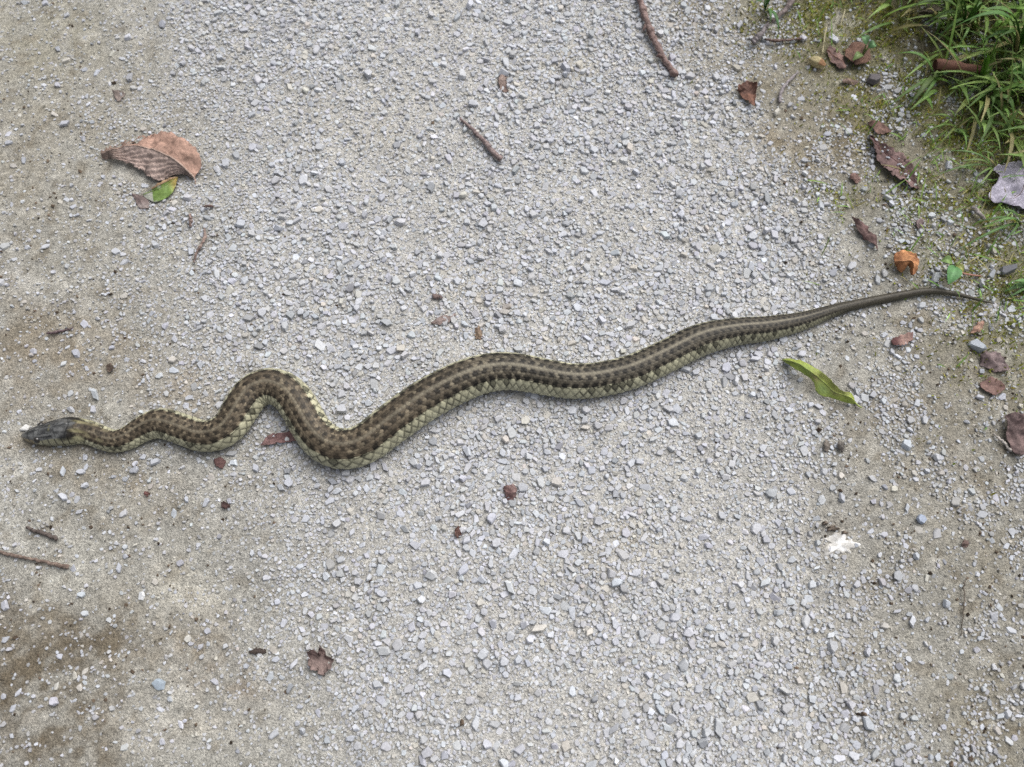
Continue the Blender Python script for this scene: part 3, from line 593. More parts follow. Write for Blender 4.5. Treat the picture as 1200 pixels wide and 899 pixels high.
leaf('leaf', [(168, 226, 1), (176, 221, 3), (184, 217, 4.5), (193, 212, 4.5), (201, 209, 3.5), (208.5, 207.5, 2)], [(168, 228, 1), (178, 224, 2), (186, 222, 2.5), (194, 218, 2.5), (202, 213, 2.2), (208.5, 208, 2)], [(168, 230, .6), (176, 235, .8), (184, 237, 1), (194, 233, 1.2), (203, 225, 1.6), (208.5, 209, 2)],
     M_green, small_green, dull=.05, label='small green and yellow leaf with a tan folded edge', nu=40, nv=14, vein=6, va=.0002, crumple=.0003, rib=(.0003, (.22, .28, .10), .9, 0), cs=.005)
def frag(name, outline_l, outline_r, c1, c2, label, z=(.5, 2, .5), mat=M_leaf, sc=.006, crumple=.0012, cat='leaf', nu=22, nv=8, rib=None, **kw):
    """a leaf whose midrib runs midway between its two edges; z = heights in mm of edge, middle, edge"""
    A = [(a, b, z[0]) for a, b in outline_l]; B = [(a, b, z[2]) for a, b in outline_r]
    a_, b_ = rs(A, 9), rs(B, 9); M = [((p[0] + q[0]) / 2, (p[1] + q[1]) / 2, z[1]) for p, q in zip(a_, b_)]
    return leaf(name, A, M, B, mat, two(c1, c2, nz(sc)), label, cat=cat, nu=nu, nv=nv, crumple=crumple, cs=.005, rib=rib, **{**dict(rag=1.1, vein_c=.28, vein=6, va=.00035), **kw})
# purplish scrap by the green leaf
frag('leaf_fragment', [(153, 227), (158, 233), (160, 240), (165, 245)], [(154, 226), (164, 228), (172, 232), (175, 244)], (.17, .115, .11), (.30, .24, .225), 'purplish brown leaf scrap below the small green leaf', z=(.3, .8, .3), crumple=.0004, cat='leaf scrap')
# bright green curled leaf
def bright(U, V, P):
    c = np.array([.31, .37, .065]) + 0 * P; c = np.where((V > 0.15)[..., None], c * np.array([.92, .97, .95]), c); gr = np.exp(-(((U - .30) / .10) ** 2 + ((V - .0) / .7) ** 2))[..., None] * .5; c = c * (1 - gr) + np.array([.14, .27, .05]) * gr
    br = np.exp(-(((U - .44) / .07) ** 2 + ((V - .2) / .5) ** 2))[..., None] * .75 + np.exp(-(((U - .75) / .09) ** 2 + ((V - .1) / .4) ** 2))[..., None] * .5; c = c * (1 - br) + np.array([.30, .23, .12]) * br
    od = ((V < -.25) & (U > .48) & (U < .93))[..., None] * .55; c = c * (1 - od) + np.array([.16, .17, .04]) * od
    p_ = np.exp(-(((U - .60) / .09) ** 2 + ((V - .5) / .4) ** 2))[..., None] * .5; return c * (1 - p_) + np.array([.26, .38, .16]) * p_
leaf('leaf', [(917, 420.5, 2), (928, 420.5, 4), (941, 424, 6), (953, 430, 7), (961, 434, 8), (971, 442, 8), (980, 452, 7.5), (988, 459, 6.5), (996, 459.5, 5), (1001, 466, 4)],
     [(917, 421.5, 2.5), (928, 424, 7), (940, 429, 9.5), (952, 437, 9), (960, 442, 7), (969, 451, 6), (978, 459, 5.5), (988, 463, 5), (996, 466, 5.5), (1002, 470, 3.5)],
     [(917, 422.5, 2), (926, 429, 5), (936, 435.5, 6), (946, 441, 5), (954, 448, 4), (956, 457, 3), (963, 463, 3), (975, 466, 2.5), (988, 471, 2.2), (1002, 474, 1.5)],
     M_green, bright, dull=.05, label='bright green curled leaf lying below the tail of the snake', nu=60, nv=16, vein=8, va=.00025, crumple=.0006, rib=(.0004, (.30, .36, .10), .97, 0, M_green), stalk=[(1002, 471, 3), (1006, 475, 1.6), (1010, 477.5, .6)], cs=.01)
# leaves and scraps one by one: (edge, other edge, colours, label, heights)
LV = [('leaf', [(306, 522), (314, 513), (325, 508), (347, 505)], [(307, 523), (318, 521), (330, 519), (347, 517)], (.20, .085, .085), (.27, .13, .125), 'maroon leaf poking out from under the snake', (1, 1.6, 1), {}),
      ('leaf', [(1018, 158), (1030, 163), (1044, 172), (1060, 183), (1070, 196), (1079, 219)], [(1020, 160), (1026, 175), (1033, 188), (1046, 203), (1060, 212), (1078, 219)], (.13, .065, .062), (.20, .105, .10), 'long ragged maroon leaf sprinkled with pale stone chips at the mossy edge', (1.8, 1.2, 2.5), dict(nu=60, nv=12, vein=7, va=.0004, rag=1.5, crumple=.0012, rib=(.0004, (.11, .055, .05), .9, 0))),
      ('leaf', [(1018, 141), (1027, 139.5), (1036, 143), (1046, 150)], [(1019, 142), (1024, 151), (1034, 157), (1046, 153)], (.25, .12, .085), (.17, .075, .055), 'short red-brown leaf above the long maroon leaf', (1.5, 2.5, 1), {}),
      ('leaf', [(1049, 303), (1050, 296), (1058, 293), (1068, 294), (1077, 303), (1074, 320)], [(1050, 310), (1054, 316), (1059, 318), (1064, 310), (1067, 313), (1069, 321)], (.46, .21, .085), (.30, .125, .05), 'orange-brown curled leaf above the tail of the snake', (5, 7, 2), dict(dull=.1, nu=36, nv=12, crumple=.0012, rib=(.0004, (.24, .12, .06), .8, 0))),
      ('leaf', [(864, 104), (868, 97), (877, 93), (887, 96)], [(868, 110), (876, 117), (884, 122), (887, 104)], (.25, .085, .038), (.13, .05, .03), 'red-brown cupped leaf on the gravel border near the long dead branch', (4, 2, 2), dict(crumple=.0012)),
      ('leaf', [(970, 56), (974, 54), (984, 60), (991, 68), (992, 79)], [(969, 60), (974, 70), (982, 78), (988, 80), (992, 80)], (.27, .135, .105), (.20, .10, .085), 'oval pinkish brown leaf beside the cream husk', (1, 4, 1), dict(vein=5, va=.0002, rib=(.0003, (.16, .08, .06), .9, 0))),
      ('leaf', [(991, 58), (998, 51), (1008, 49), (1020, 54)], [(991, 64), (1000, 71), (1012, 74), (1021, 70)], (.20, .085, .045), (.12, .05, .03), 'rust-brown rounded leaf behind the two-leaved seedling', (2, 5, 3), dict(crumple=.0012)),
      ('leaf', [(998, 250), (1008, 257), (1018, 263), (1028, 277)], [(1003, 258), (1008, 272), (1016, 280), (1030, 292)], (.17, .075, .072), (.12, .06, .055), 'narrow withered maroon leaf left of the orange curled leaf', (2, 4, 1), dict(crumple=.0013)),
      ('leaf', [(1200, 187), (1181, 191), (1165, 196), (1172, 206), (1160, 226), (1164, 236)], [(1240, 190), (1238, 205), (1236, 220), (1228, 238), (1214, 246), (1190, 241)], (.37, .35, .42), (.29, .27, .33), 'large pale lavender-grey dry leaf at the edge of the grass', (4, 4.5, 2.5), dict(dull=0, nu=40, nv=12, vein=5, va=.0005, rib=(.0005, (.25, .2, .2), .9, 0))),
      ('leaf', [(1136, 391), (1140, 384), (1148, 377), (1152, 376)], [(1138, 392), (1144, 390), (1150, 388), (1152, 380)], (.40, .20, .12), (.30, .13, .08), 'small orange-tan curled leaf below the tail tip', (1, 4, 1), {}),
      ('leaf', [(1045, 398), (1052, 394), (1062, 390), (1071, 388)], [(1047, 403), (1054, 405), (1062, 402), (1072, 397)], (.15, .045, .045), (.36, .19, .15), 'small half red, half pink leaf between the tail and green leaf', (1, 4, 1.5), dict(sc=.010)),
      ('leaf', [(1148, 416), (1158, 412), (1168, 411), (1177, 420)], [(1150, 428), (1160, 432), (1172, 436), (1183, 433)], (.14, .09, .095), (.24, .165, .17), 'crumpled purple-brown leaf beside the longest grey pebble', (2, 3, 1), dict(crumple=.0018)),
      ('leaf', [(1148, 449), (1156, 444), (1166, 443), (1177, 452)], [(1149, 454), (1158, 461), (1168, 463), (1177, 456)], (.19, .085, .068), (.25, .125, .10), 'flat oval red-brown leaf below the crumpled purple leaf', (1, 1.8, 1), dict(crumple=.0004)),
      ('leaf', [(1178, 487), (1190, 484), (1203, 490), (1216, 500)], [(1180, 512), (1188, 528), (1198, 532), (1212, 522)], (.11, .065, .065), (.20, .115, .11), 'dark purple crinkled leaf with a pale stem beside it', (3, 5, 2), dict(crumple=.0016, nu=30, nv=12)),
      ('leaf', [(358, 764), (364, 761), (372, 766), (376, 754), (381, 768), (391, 772)], [(361, 774), (363, 784), (371, 787), (376, 791), (384, 785), (391, 774)], (.11, .06, .055), (.21, .135, .12), 'maroon crinkled leaf with points, flat on the soil near the path edge', (1.5, 1, 1.5), dict(crumple=.0018, rag=2.2, nu=34, nv=12)),
      ('leaf_fragment', [(133, 108), (138, 107), (144, 108), (147, 110)], [(135, 116), (139, 119), (144, 117), (147, 111)], (.20, .15, .13), (.25, .20, .17), 'tiny flat brown leaf piece above the big brown leaf', (.8, 1, .8), {}),
      ('leaf_fragment', [(590, 571), (596, 569), (602, 569), (606, 574)], [(590, 577), (594, 586), (600, 587), (605, 580)], (.13, .05, .05), (.22, .12, .11), 'dark red leaf crumb on the gravel below the middle of the snake', (1.2, 3, 1), dict(crumple=.0014)),
      ('leaf_fragment', [(533, 621), (536, 617), (540, 618), (543, 624)], [(533, 628), (537, 630), (540, 628), (543, 625)], (.14, .055, .04), (.22, .11, .085), 'tiny rust crumb on the gravel, below the dark red leaf crumb', (1.2, 3, 1), dict(crumple=.0012)),
      ('leaf_fragment', [(585, 90), (590, 89), (594, 94), (592, 102)], [(583, 96), (586, 104), (588, 108), (597, 108)], (.20, .12, .095), (.28, .19, .155), 'shrivelled brown scrap on the gravel above the short straight twig', (2, 3, 1.4), dict(crumple=.0014)),
      ('leaf_fragment', [(505, 380), (514, 375), (524, 372), (534, 369)], [(506, 382), (516, 382), (526, 379), (535, 371)], (.24, .165, .15), (.34, .26, .24), 'pinkish sliver of leaf on the gravel above the snake', (1, 2.4, 1), dict(crumple=.0006)),
      ('leaf_fragment', [(507, 347), (512, 345), (517, 348), (519, 350)], [(507, 351), (511, 353), (516, 353), (519, 351)], (.17, .11, .10), (.27, .19, .17), 'small dull brown scrap above the pinkish sliver', (1, 2.4, 1), {}),
      ('leaf_fragment', [(557, 386), (561, 384), (564, 388), (565, 394)], [(556, 392), (559, 398), (563, 399), (566, 396)], (.36, .24, .13), (.22, .13, .08), 'tan and brown leaf crumb just above the snake', (1, 2.6, 1), {}),
      ('leaf_fragment', [(251, 539), (255, 537), (260, 536), (265, 541)], [(252, 545), (256, 548), (261, 548), (265, 543)], (.11, .04, .036), (.15, .06, .055), 'round dark maroon flake on bare soil below the snake', (.8, 1.6, .8), dict(crumple=.0004)),
      ('leaf_fragment', [(126, 431), (129, 428), (132, 428), (134.5, 431)], [(126.5, 434), (129, 436.5), (132, 436.5), (134.5, 433)], (.12, .08, .055), (.16, .11, .075), 'round brown seed-like flake on bare soil above the snake', (1, 2.2, 1), {}),
      ('leaf_fragment', [(260, 589), (264, 588), (268, 590), (270, 593)], [(260, 594), (263, 597), (267, 596), (270, 594)], (.07, .03, .03), (.14, .06, .055), 'blackish red flake between two pebbles below the snake', (1, 2, 1), {}),
      ('leaf_fragment', [(170, 577), (172, 576), (174, 577), (176, 579)], [(170, 580), (172, 581), (174, 581), (176, 580)], (.26, .08, .07), (.20, .07, .06), 'tiny bright red flake on bare soil', (.6, 1.2, .6), {}),
      ('leaf_fragment', [(291, 763), (297, 760), (304, 759), (311, 762)], [(292, 766), (298, 766), (304, 767), (311, 765)], (.035, .025, .02), (.08, .055, .045), 'black flake of rotten leaf beside a bright pebble', (.8, 1.4, .8), dict(crumple=.0006)),
      ('leaf_fragment', [(1074, 258), (1079, 256), (1083, 260), (1085, 266)], [(1074, 264), (1077, 269), (1082, 271), (1085, 268)], (.20, .13, .135), (.26, .18, .18), 'small mauve leaf piece between stones above the orange leaf', (1, 2, 1), {}),
      ('leaf', [(1076, 14), (1084, 8), (1094, 7), (1103, 12)], [(1076, 17), (1084, 19), (1094, 20), (1103, 15)], (.15, .12, .07), (.09, .07, .04), 'withered olive-brown leaf under the grass blades', (6, 9, 5), dict(crumple=.001)),
      ('leaf_fragment', [(996, 204), (1001, 202), (1007, 204), (1010, 208)], [(996, 210), (1001, 213), (1006, 212), (1010, 210)], (.19, .09, .07), (.25, .14, .11), 'small red-brown leaf stub beside the row of stone chips', (1.5, 3, 1), {}),
      ('leaf_fragment', [(987, 93), (993, 91), (1000, 92), (1006, 95)], [(987, 96), (993, 97), (1000, 97), (1006, 97)], (.26, .16, .12), (.20, .12, .09), 'thin pinkish leaf strip by the dark rounded stone', (1, 2, 1), {}),
      ('leaf_fragment', [(1127, 635), (1131, 633), (1135, 634), (1137, 637)], [(1127, 640), (1131, 641), (1134, 640), (1137, 638)], (.13, .075, .06), (.19, .11, .09), 'small brown flake on soil beyond the white dropping', (1, 2, 1), {}),
      ('leaf_fragment', [(981, 519), (984, 517), (988, 519), (989, 524)], [(980, 524), (983, 529), (986, 531), (989, 527)], (.10, .09, .08), (.16, .145, .125), 'dark grey-brown crumb below the green curled leaf', (1, 2, 1), {}),
      ('leaf_fragment', [(965, 519), (968, 517), (972, 519), (973, 523)], [(964, 523), (967, 528), (971, 529), (973, 525)], (.15, .125, .10), (.20, .17, .14), 'brown crumb beside the dark grey-brown crumb', (1, 2, 1), {})]
for nm, A, B, c1, c2, lab, z, kw in LV:
    if nm == 'leaf_fragment': z = tuple(q * .55 for q in z); kw = {**dict(rag=1.3), **kw}
    if nm == 'leaf' and z[1] < 5.5: z = (z[0] * 1.2, z[1] * .5, z[2] * 1.5)
    kw = dict(kw); sc = kw.pop('sc', .006); frag(nm, A, B, c1, c2, lab, z, sc=sc, cat='leaf' if nm == 'leaf' else 'leaf scrap', **kw)

# cream husk split open, with a brown inside
h = at(956, 73, .002); g0 = hgt(h[0], h[1]); sc_ = float(scale_at(956, 73))
u = np.linspace(0, 1, 18)[:, None]; a = np.linspace(-2.3, 2.3, 18)[None]
rad = (np.sin(np.pi * np.clip(u, .03, .97)) ** .7 * .62 + .12 * u) * 8.5 * sc_ * (1 + .08 * np.sin(a * 5))
ux = (u - .45) * 21 * sc_; ct, st_ = math.cos(-.55), math.sin(-.55)
lx = ux + 0 * a; ly = rad * np.sin(a); lz = rad * np.cos(a) + 6 * sc_
V = np.stack([h[0] + lx * ct - ly * st_, h[1] + lx * st_ + ly * ct, g0 + .0003 + lz], -1)
hc = np.where((u > .62)[..., None] & (np.abs(a) < 1.2)[..., None], np.array([.30, .17, .09]), np.array([.46, .39, .22])) + 0 * V
idx = np.arange(18 * 18).reshape(18, 18); F = np.stack([idx[:-1, :-1], idx[1:, :-1], idx[1:, 1:], idx[:-1, 1:]], -1).reshape(-1, 4)
hk = obj('seed_husk', V.reshape(-1, 3), F, M_leaf, hc.reshape(-1, 3), True, base=np.array([h[0], h[1], g0]), label='cream coloured seed husk on its side next to the oval brown leaf', cat='seed husk')
v, f = ball(np.array([h[0] + .0021, h[1] - .0014, g0 + .0029]), .0019, 10, 8); obj('kernel', v, f, M_leaf, np.array([.17, .08, .04]), True, parent=hk)

# rolled brown leaf lying in the grass
n = 26; t = np.linspace(0, 1, n)
pts = at(1096 + 52 * t, 76 + 6 * t, .006); pts[:, 2] = hgt(pts[:, 0], pts[:, 1]) + .0062
ro = np.interp(t, [0, .08, .5, 1], [.0040, .0046, .0046, .0036]) * (1 + .05 * np.sin(t * 17))
turns = np.linspace(.3, 4.2 * math.pi / 2 + 2.5, 34); V = []
for k in range(n):
    rad = ro[k] * (1 - .055 * turns[::-1]); rad = np.maximum(rad, ro[k] * .45)
    V.append(np.stack([pts[k, 0] + 0 * turns, pts[k, 1] + rad * np.cos(turns), pts[k, 2] + rad * np.sin(turns)], -1))
V = np.array(V); idx = np.arange(n * 34).reshape(n, 34); F = np.stack([idx[:-1, :-1], idx[1:, :-1], idx[1:, 1:], idx[:-1, 1:]], -1).reshape(-1, 4)
cc = np.array([.175, .085, .06]) * (.65 + .7 * fbm(V[..., 0], V[..., 2] * 4 + V[..., 1], .008, 3, 360))[..., None]
obj('rolled_leaf', V.reshape(-1, 3), F, M_leaf, cc.reshape(-1, 3), True, base=np.array([pts[12, 0], pts[12, 1], 0]), label='brown leaf rolled into a tube, lying among the grass', cat='leaf')

# ------------------------------------------------------------------ twigs and stems
def stick(name, P, R, c1, c2, label, cat='twig', ns=9, n=40, rough=.16, group=None, wob=.0004, knots=(), mat=None):
    """P: (x, y, height in mm) along the stick; R: radii in photograph pixels"""
    q = spline(np.array(P, float), n); pts = at(q[:, 0], q[:, 1], q[:, 2] / 1000); sc = scale_at(q[:, 0], q[:, 1])
    t = np.linspace(0, 1, n); rad = np.interp(t, np.linspace(0, 1, len(R)), R) * sc
    for k0, am in knots: rad = rad * (1 + am * np.exp(-((t - k0) / .025) ** 2))
    pts[:, 2] += hgt(pts[:, 0], pts[:, 1]) + rad * .8; pts += rng.normal(0, wob, pts.shape) * .5
    c = np.array(c1) + (np.array(c2) - np.array(c1)) * rng.random((n * ns, 1))
    base = pts[n // 2].copy(); base[2] = hgt(base[0], base[1])
    return tube(name, pts, rad, mat or M_twig, c, ns=ns, rough=rough, base=base, label=label, cat=cat, group=group)
br = stick('dead_branch', [(742, -22, 2), (749, 0, 2), (756, 22, 2.5), (761, 37, 2.5), (768, 52, 2), (776, 68, 1.5), (783, 79, 1.2), (791, 91, 1)], [4.0, 3.7, 3.5, 3.4, 3.3, 3.4, 3.2, 3.7], (.13, .085, .075), (.27, .20, .185), 'long knotty dead branch lying on the gravel, cut by the top edge', cat='branch', n=70, ns=12, rough=.15, wob=.0004, knots=((.3, .18), (.52, .25), (.70, .15), (.97, .3)))
for (a, b, c, d) in ((757, 30, 754, 36), (774, 66, 769, 66), (764, 46, 769, 44)):
    e = at([a, c], [b, d], .004); tube('side_shoot', spline(np.vstack([e[0], (e[0] + e[1]) / 2 + [0, 0, .001], e[1]]), 8), np.linspace(.0013, .0006, 8), M_twig, (.16, .11, .10), parent=br, rough=.2)
stick('twig', [(539.5, 141, 1.5), (549, 150, 1.5), (560, 161, 1.5), (570, 172, 1.5), (579, 182, 1.5), (587, 190, 1.5)], [1.4, 2.0, 2.3, 2.6, 2.9, 3.3], (.16, .12, .115), (.27, .215, .205), 'short straight brown twig on the gravel', n=44, knots=((.30, .3), (.62, .2), (.98, .25)))
stick('twig', [(31, 618.5, 1), (45, 623, 1), (56, 627, 1), (68, 632, 1)], [2.0, 2.3, 2.5, 2.3], (.07, .055, .05), (.12, .10, .09), 'short dark twig on bare soil, above a longer thin twig', n=24)
stick('twig', [(-14, 642, 1), (5, 648, 1), (30, 654, 1), (55, 659, 1), (82, 665, 1)], [1.7, 1.8, 1.9, 2.2, 2.6], (.13, .095, .08), (.22, .17, .14), 'long thin brown twig reaching in from the edge of the bare soil', n=40)
stick('twig', [(55, 391, 1), (64, 390, 1), (72, 388, 1), (87, 385, .6)], [1.2, 1.9, 1.3, .6], (.10, .07, .075), (.18, .135, .14), 'tiny dark twig on bare soil above the snake neck', n=20)
stick('wood_stub', [(882, 50, 2), (888, 44, 3), (894, 36, 3), (900, 28, 2)], [3.4, 3.6, 2.6, 1.6], (.10, .085, .085), (.26, .235, .24), 'grey broken wood stub on the mossy border', cat='twig', n=24)
stick('twig', [(897, 45, 2), (906, 47.5, 2.4), (918, 47, 2), (932, 46, 1.5), (945, 44.5, 1)], [1.0, 1.9, 1.4, 1.5, 1.0], (.09, .06, .05), (.16, .115, .10), 'thin dark brown twig beside the grey wood stub', n=30)
stick('wood_strip', [(905, 26, 2), (914, 18, 3), (922, 9, 3), (930, -3, 3), (935, -14, 3)], [1.6, 2.8, 3.4, 3.4, 3], (.14, .115, .11), (.24, .20, .195), 'grey weathered wood strip behind the small grass tuft', cat='twig', n=30)
stick('twig', [(913, 120, 1), (916, 107, 1.5), (922, 97, 2), (929, 90, 2), (936, 83, 1)], [2.2, 1.7, 1.6, 1.5, 1.0], (.18, .16, .165), (.32, .29, .30), 'curved grey twig standing between stone chips', n=30)
stick('twig', [(1133, 676, 1), (1130, 690, 1.4), (1131, 706, 1.4), (1129, 722, 1), (1128, 745, 1)], [.6, .9, .8, .7, .5], (.10, .085, .07), (.17, .145, .12), 'thin root-like dark twig on soil beyond the white dropping', n=30)
stick('straw', [(968, 32, 4), (966, 45, 3), (964, 62, 1)], [.8, .8, .7], (.38, .33, .20), (.46, .42, .28), 'dry straw standing over the cream husk', cat='straw', n=16, wob=.0001)
stick('straw', [(991, 10, 5), (988, 20, 3), (985, 30, 1)], [.8, .8, .7], (.42, .38, .24), (.48, .44, .30), 'dry pale straw over the yellow moss', cat='straw', n=16, wob=.0001)
stick('stem', [(1165, 508, 1), (1172, 515, 1.6), (1179, 522, 1.4), (1184, 528, 1)], [1.0, 1.3, 1.5, 1.8], (.34, .31, .28), (.44, .41, .38), 'short pale stem next to the dark purple leaf', cat='stem', n=20)
stick('wood_chip', [(1137, 243, 1), (1146, 250, 2), (1154, 257, 2)], [2.5, 3.0, 2.2], (.24, .21, .20), (.34, .31, .30), 'pale splinter of wood lying on moss', cat='wood chip', n=16)
stick('stem', [(222, 252, 1), (224, 258, 1.4), (223, 266, 1)], [1.5, 2.2, 1.4], (.16, .115, .10), (.24, .18, .16), 'short frayed brown stem right below the scrap and green leaf', cat='stem', n=18, rough=.4)
stick('stem', [(239, 268, 1), (240, 278, 2), (236, 288, 2), (231, 297, 1.4), (228, 308, 1)], [1.0, 1.8, 2.0, 1.6, .9], (.17, .125, .105), (.27, .205, .18), 'curved frayed brown stem on the gravel below the big leaf', cat='stem', n=30, rough=.4)
stick('stem', [(238, 243, 1), (244, 242, 1.6), (250, 243, 1)], [1.0, 1.8, 1.0], (.10, .07, .06), (.16, .11, .10), 'tiny dark stem bit beside two frayed stems', cat='stem', n=14, rough=.4)

# ------------------------------------------------------------------ bird dropping
def splat(cx, cy, rx, ry, hmm, seed, lobes):
    n, m = 64, 12; a = np.linspace(0, 2 * math.pi, n, endpoint=False)[:, None]; q = np.linspace(0, 1, m)[None]
    k = 1 + sum(am * np.sin(a * f_ + p_) for f_, p_, am in lobes); px_ = cx + np.cos(a) * rx * k * q; py_ = cy + np.sin(a) * ry * k * q
    P = at(px_, py_, 0); g = hgt(P[..., 0], P[..., 1]); f2 = fbm(P[..., 0], P[..., 1], .004, 3, seed)
    P[..., 2] = g + .0010 * (1 - q ** 6) * (.3 + 1.4 * f2) * hmm - .0004 * (q > .99); return P, f2, q + 0 * a, n, m
P, f2, q, n, m = splat(985, 637, 19, 13, 1.1, 400, ((3, .6, .22), (5, 1.9, .20), (9, .3, .12), (14, 2, .09)))
idx = np.arange(n * m).reshape(n, m); j = np.roll(idx, -1, 0); F = np.stack([idx[:, :-1], idx[:, 1:], j[:, 1:], j[:, :-1]], -1).reshape(-1, 4)
c = np.array([.74, .74, .73]) * (.82 + .35 * f2)[..., None] + 0 * P; e = np.clip(sm(.45, 1.0, q) * sm(.35, .55, f2) + .6 * sm(.52, .62, fbm(P[..., 0], P[..., 1], .0025, 2, 410)), 0, .9)[..., None]; c = c * (1 - e) + np.array([.40, .38, .34]) * e
bd = obj('bird_dropping', P.reshape(-1, 3), F, M_chalk, c.reshape(-1, 3), True, base=P[0, 0], label='white splash of bird dropping dried on the soil', cat='bird dropping')
for cx, cy, rx, ry in ((976, 619, 6.5, 3.2), (990, 624, 4, 2.4), (967, 613, 3, 2.2)):
    P, f2, q, n, m = splat(cx, cy, rx, ry, 2.4, 420, ((3, .6, .25), (5, 1.9, .22), (9, .3, .12)))
    F = np.stack([idx[:, :-1], idx[:, 1:], j[:, 1:], j[:, :-1]], -1).reshape(-1, 4)
    obj('dark_clot', P.reshape(-1, 3), F, M_crumb, np.array([.16, .13, .105]), True, parent=bd)

# ------------------------------------------------------------------ dark crumbs, moss and grass
def crumbs_density(px, py): return np.where(px < 420, .5, np.where(px > 880, .9, .12)) * (1 - .85 * core(px, py))
n = 4200; x = rng.uniform(-.38, .38, n); y = rng.uniform(-.23, .31, n); px, py = proj(x, y); k = (rng.random(n) < crumbs_density(px, py)) & (snake_distance(x, y) > 1.0); x, y = x[k], y[k]; n = len(x)
c = np.array([.10, .075, .055]) * rng.uniform(.35, 1.5, (n, 1)); heap('soil_crumbs', x, y, np.clip(rng.lognormal(math.log(.0006), .4, n), .0003, .0018), GRIT, c, rng.uniform(.2, .6, n), .5, M_crumb, kind='stuff', label='scattered dark crumbs of soil and rotted leaf')

def blades(x, y, L, W, az, lean, curl, seg=5):
    """arched grass blades with a creased cross-section; returns vertices (n, k, 3) and faces for one blade"""
    n = len(x); t = np.linspace(0, 1, seg + 1); g = hgt(x, y); V = np.zeros((n, seg + 1, 3, 3))
    ang = lean[:, None] + curl[:, None] * t[None]; dl = L[:, None] / seg
    hz = np.cumsum(np.sin(ang) * dl, 1) - np.sin(ang) * dl; vt = np.cumsum(np.cos(ang) * dl, 1) - np.cos(ang) * dl
    vt = np.maximum(vt, .001 * t[None]); wd = W[:, None] * np.minimum(1, (1.03 - t[None]) * 2.2) * (.55 + .45 * np.minimum(1, t[None] * 4)) / 2
    ca, sa = np.cos(az)[:, None], np.sin(az)[:, None]
    for k, o in enumerate((-1, 0, 1)):
        V[:, :, k, 0] = x[:, None] + hz * ca - sa * wd * o; V[:, :, k, 1] = y[:, None] + hz * sa + ca * wd * o; V[:, :, k, 2] = g[:, None] + vt - (.0 if o else wd * .5)
    idx = np.arange((seg + 1) * 3).reshape(seg + 1, 3); F = np.stack([idx[:-1, :-1], idx[:-1, 1:], idx[1:, 1:], idx[1:, :-1]], -1).reshape(-1, 4)
    return V.reshape(n, -1, 3), F
def grass_col(n, dry=.18):
    c = np.array([.20, .32, .08]) * rng.uniform(.55, 1.25, (n, 1)) * (1 + rng.normal(0, .07, (n, 3))); d = rng.random(n) < dry; c[d] = np.array([.32, .29, .13]) * rng.uniform(.7, 1.1, (d.sum(), 1)); return c
def lawn(name, n, dens, L, W, lean, curl, az0, azs, label, cmul=1.0, xr=(.15, .58), yr=(-.05, .52)):
    x = rng.uniform(*xr, n); y = rng.uniform(*yr, n); px, py = proj(x, y); k = rng.random(n) < dens(px, py, x, y); x, y = x[k], y[k]; n = len(x)
    V, F = blades(x, y, rng.uniform(*L, n), rng.uniform(*W, n), rng.normal(az0, azs, n), rng.uniform(*lean, n), rng.uniform(*curl, n))
    FF = (F[None] + (np.arange(n) * V.shape[1])[:, None, None]).reshape(-1, 4); C = np.repeat(grass_col(n) * cmul, V.shape[1], axis=0)
    obj(name, V.reshape(-1, 3), FF, M_grass, C, True, kind='stuff', label=label)
lawn('grass', 22000, lambda px, py, x, y: turf(px, py) * .50, (.014, .052), (.0006, .0034), (.25, 1.15), (.3, 1.4), 3.7, 1.1, 'green grass growing thickly along the edge of the path')
lawn('short_grass', 14000, lambda px, py, x, y: (moss_amount(px, py) * .40 * (px > 930) + .55 * np.exp(-((px - 1150) / 100) ** 2 - ((py - 200) / 110) ** 2) + .25 * np.exp(-((px - 1195) / 40) ** 2 - ((py - 330) / 60) ** 2)), (.004, .017), (.0004, .0011), (.3, 1.2), (.1, .9), 3.4, 1.6, 'short fine grass shoots coming up through the moss', 1.25)
n = 95000; x = rng.uniform(.08, .55, n); y = rng.uniform(-.08, .45, n); px, py = proj(x, y); k = (rng.random(n) < moss_amount(px, py) ** .8 * 1.1) & (snake_distance(x, y) > .9); x, y = x[k], y[k]; n = len(x)
V, F = blades(x, y, rng.uniform(.0012, .0036, n), rng.uniform(.0005, .0011, n), rng.uniform(0, 6.28, n), rng.uniform(.1, 1.1, n), rng.uniform(0, .6, n), seg=2)
c = np.array([.27, .28, .055]) * rng.uniform(.5, 1.35, (n, 1)) * (1 + rng.normal(0, .1, (n, 3)))
obj('moss', V.reshape(-1, 3), (F[None] + (np.arange(n) * V.shape[1])[:, None, None]).reshape(-1, 4), M_moss, np.repeat(c, V.shape[1], axis=0), True, kind='stuff', label='yellow-green moss on the soil at the path edge')

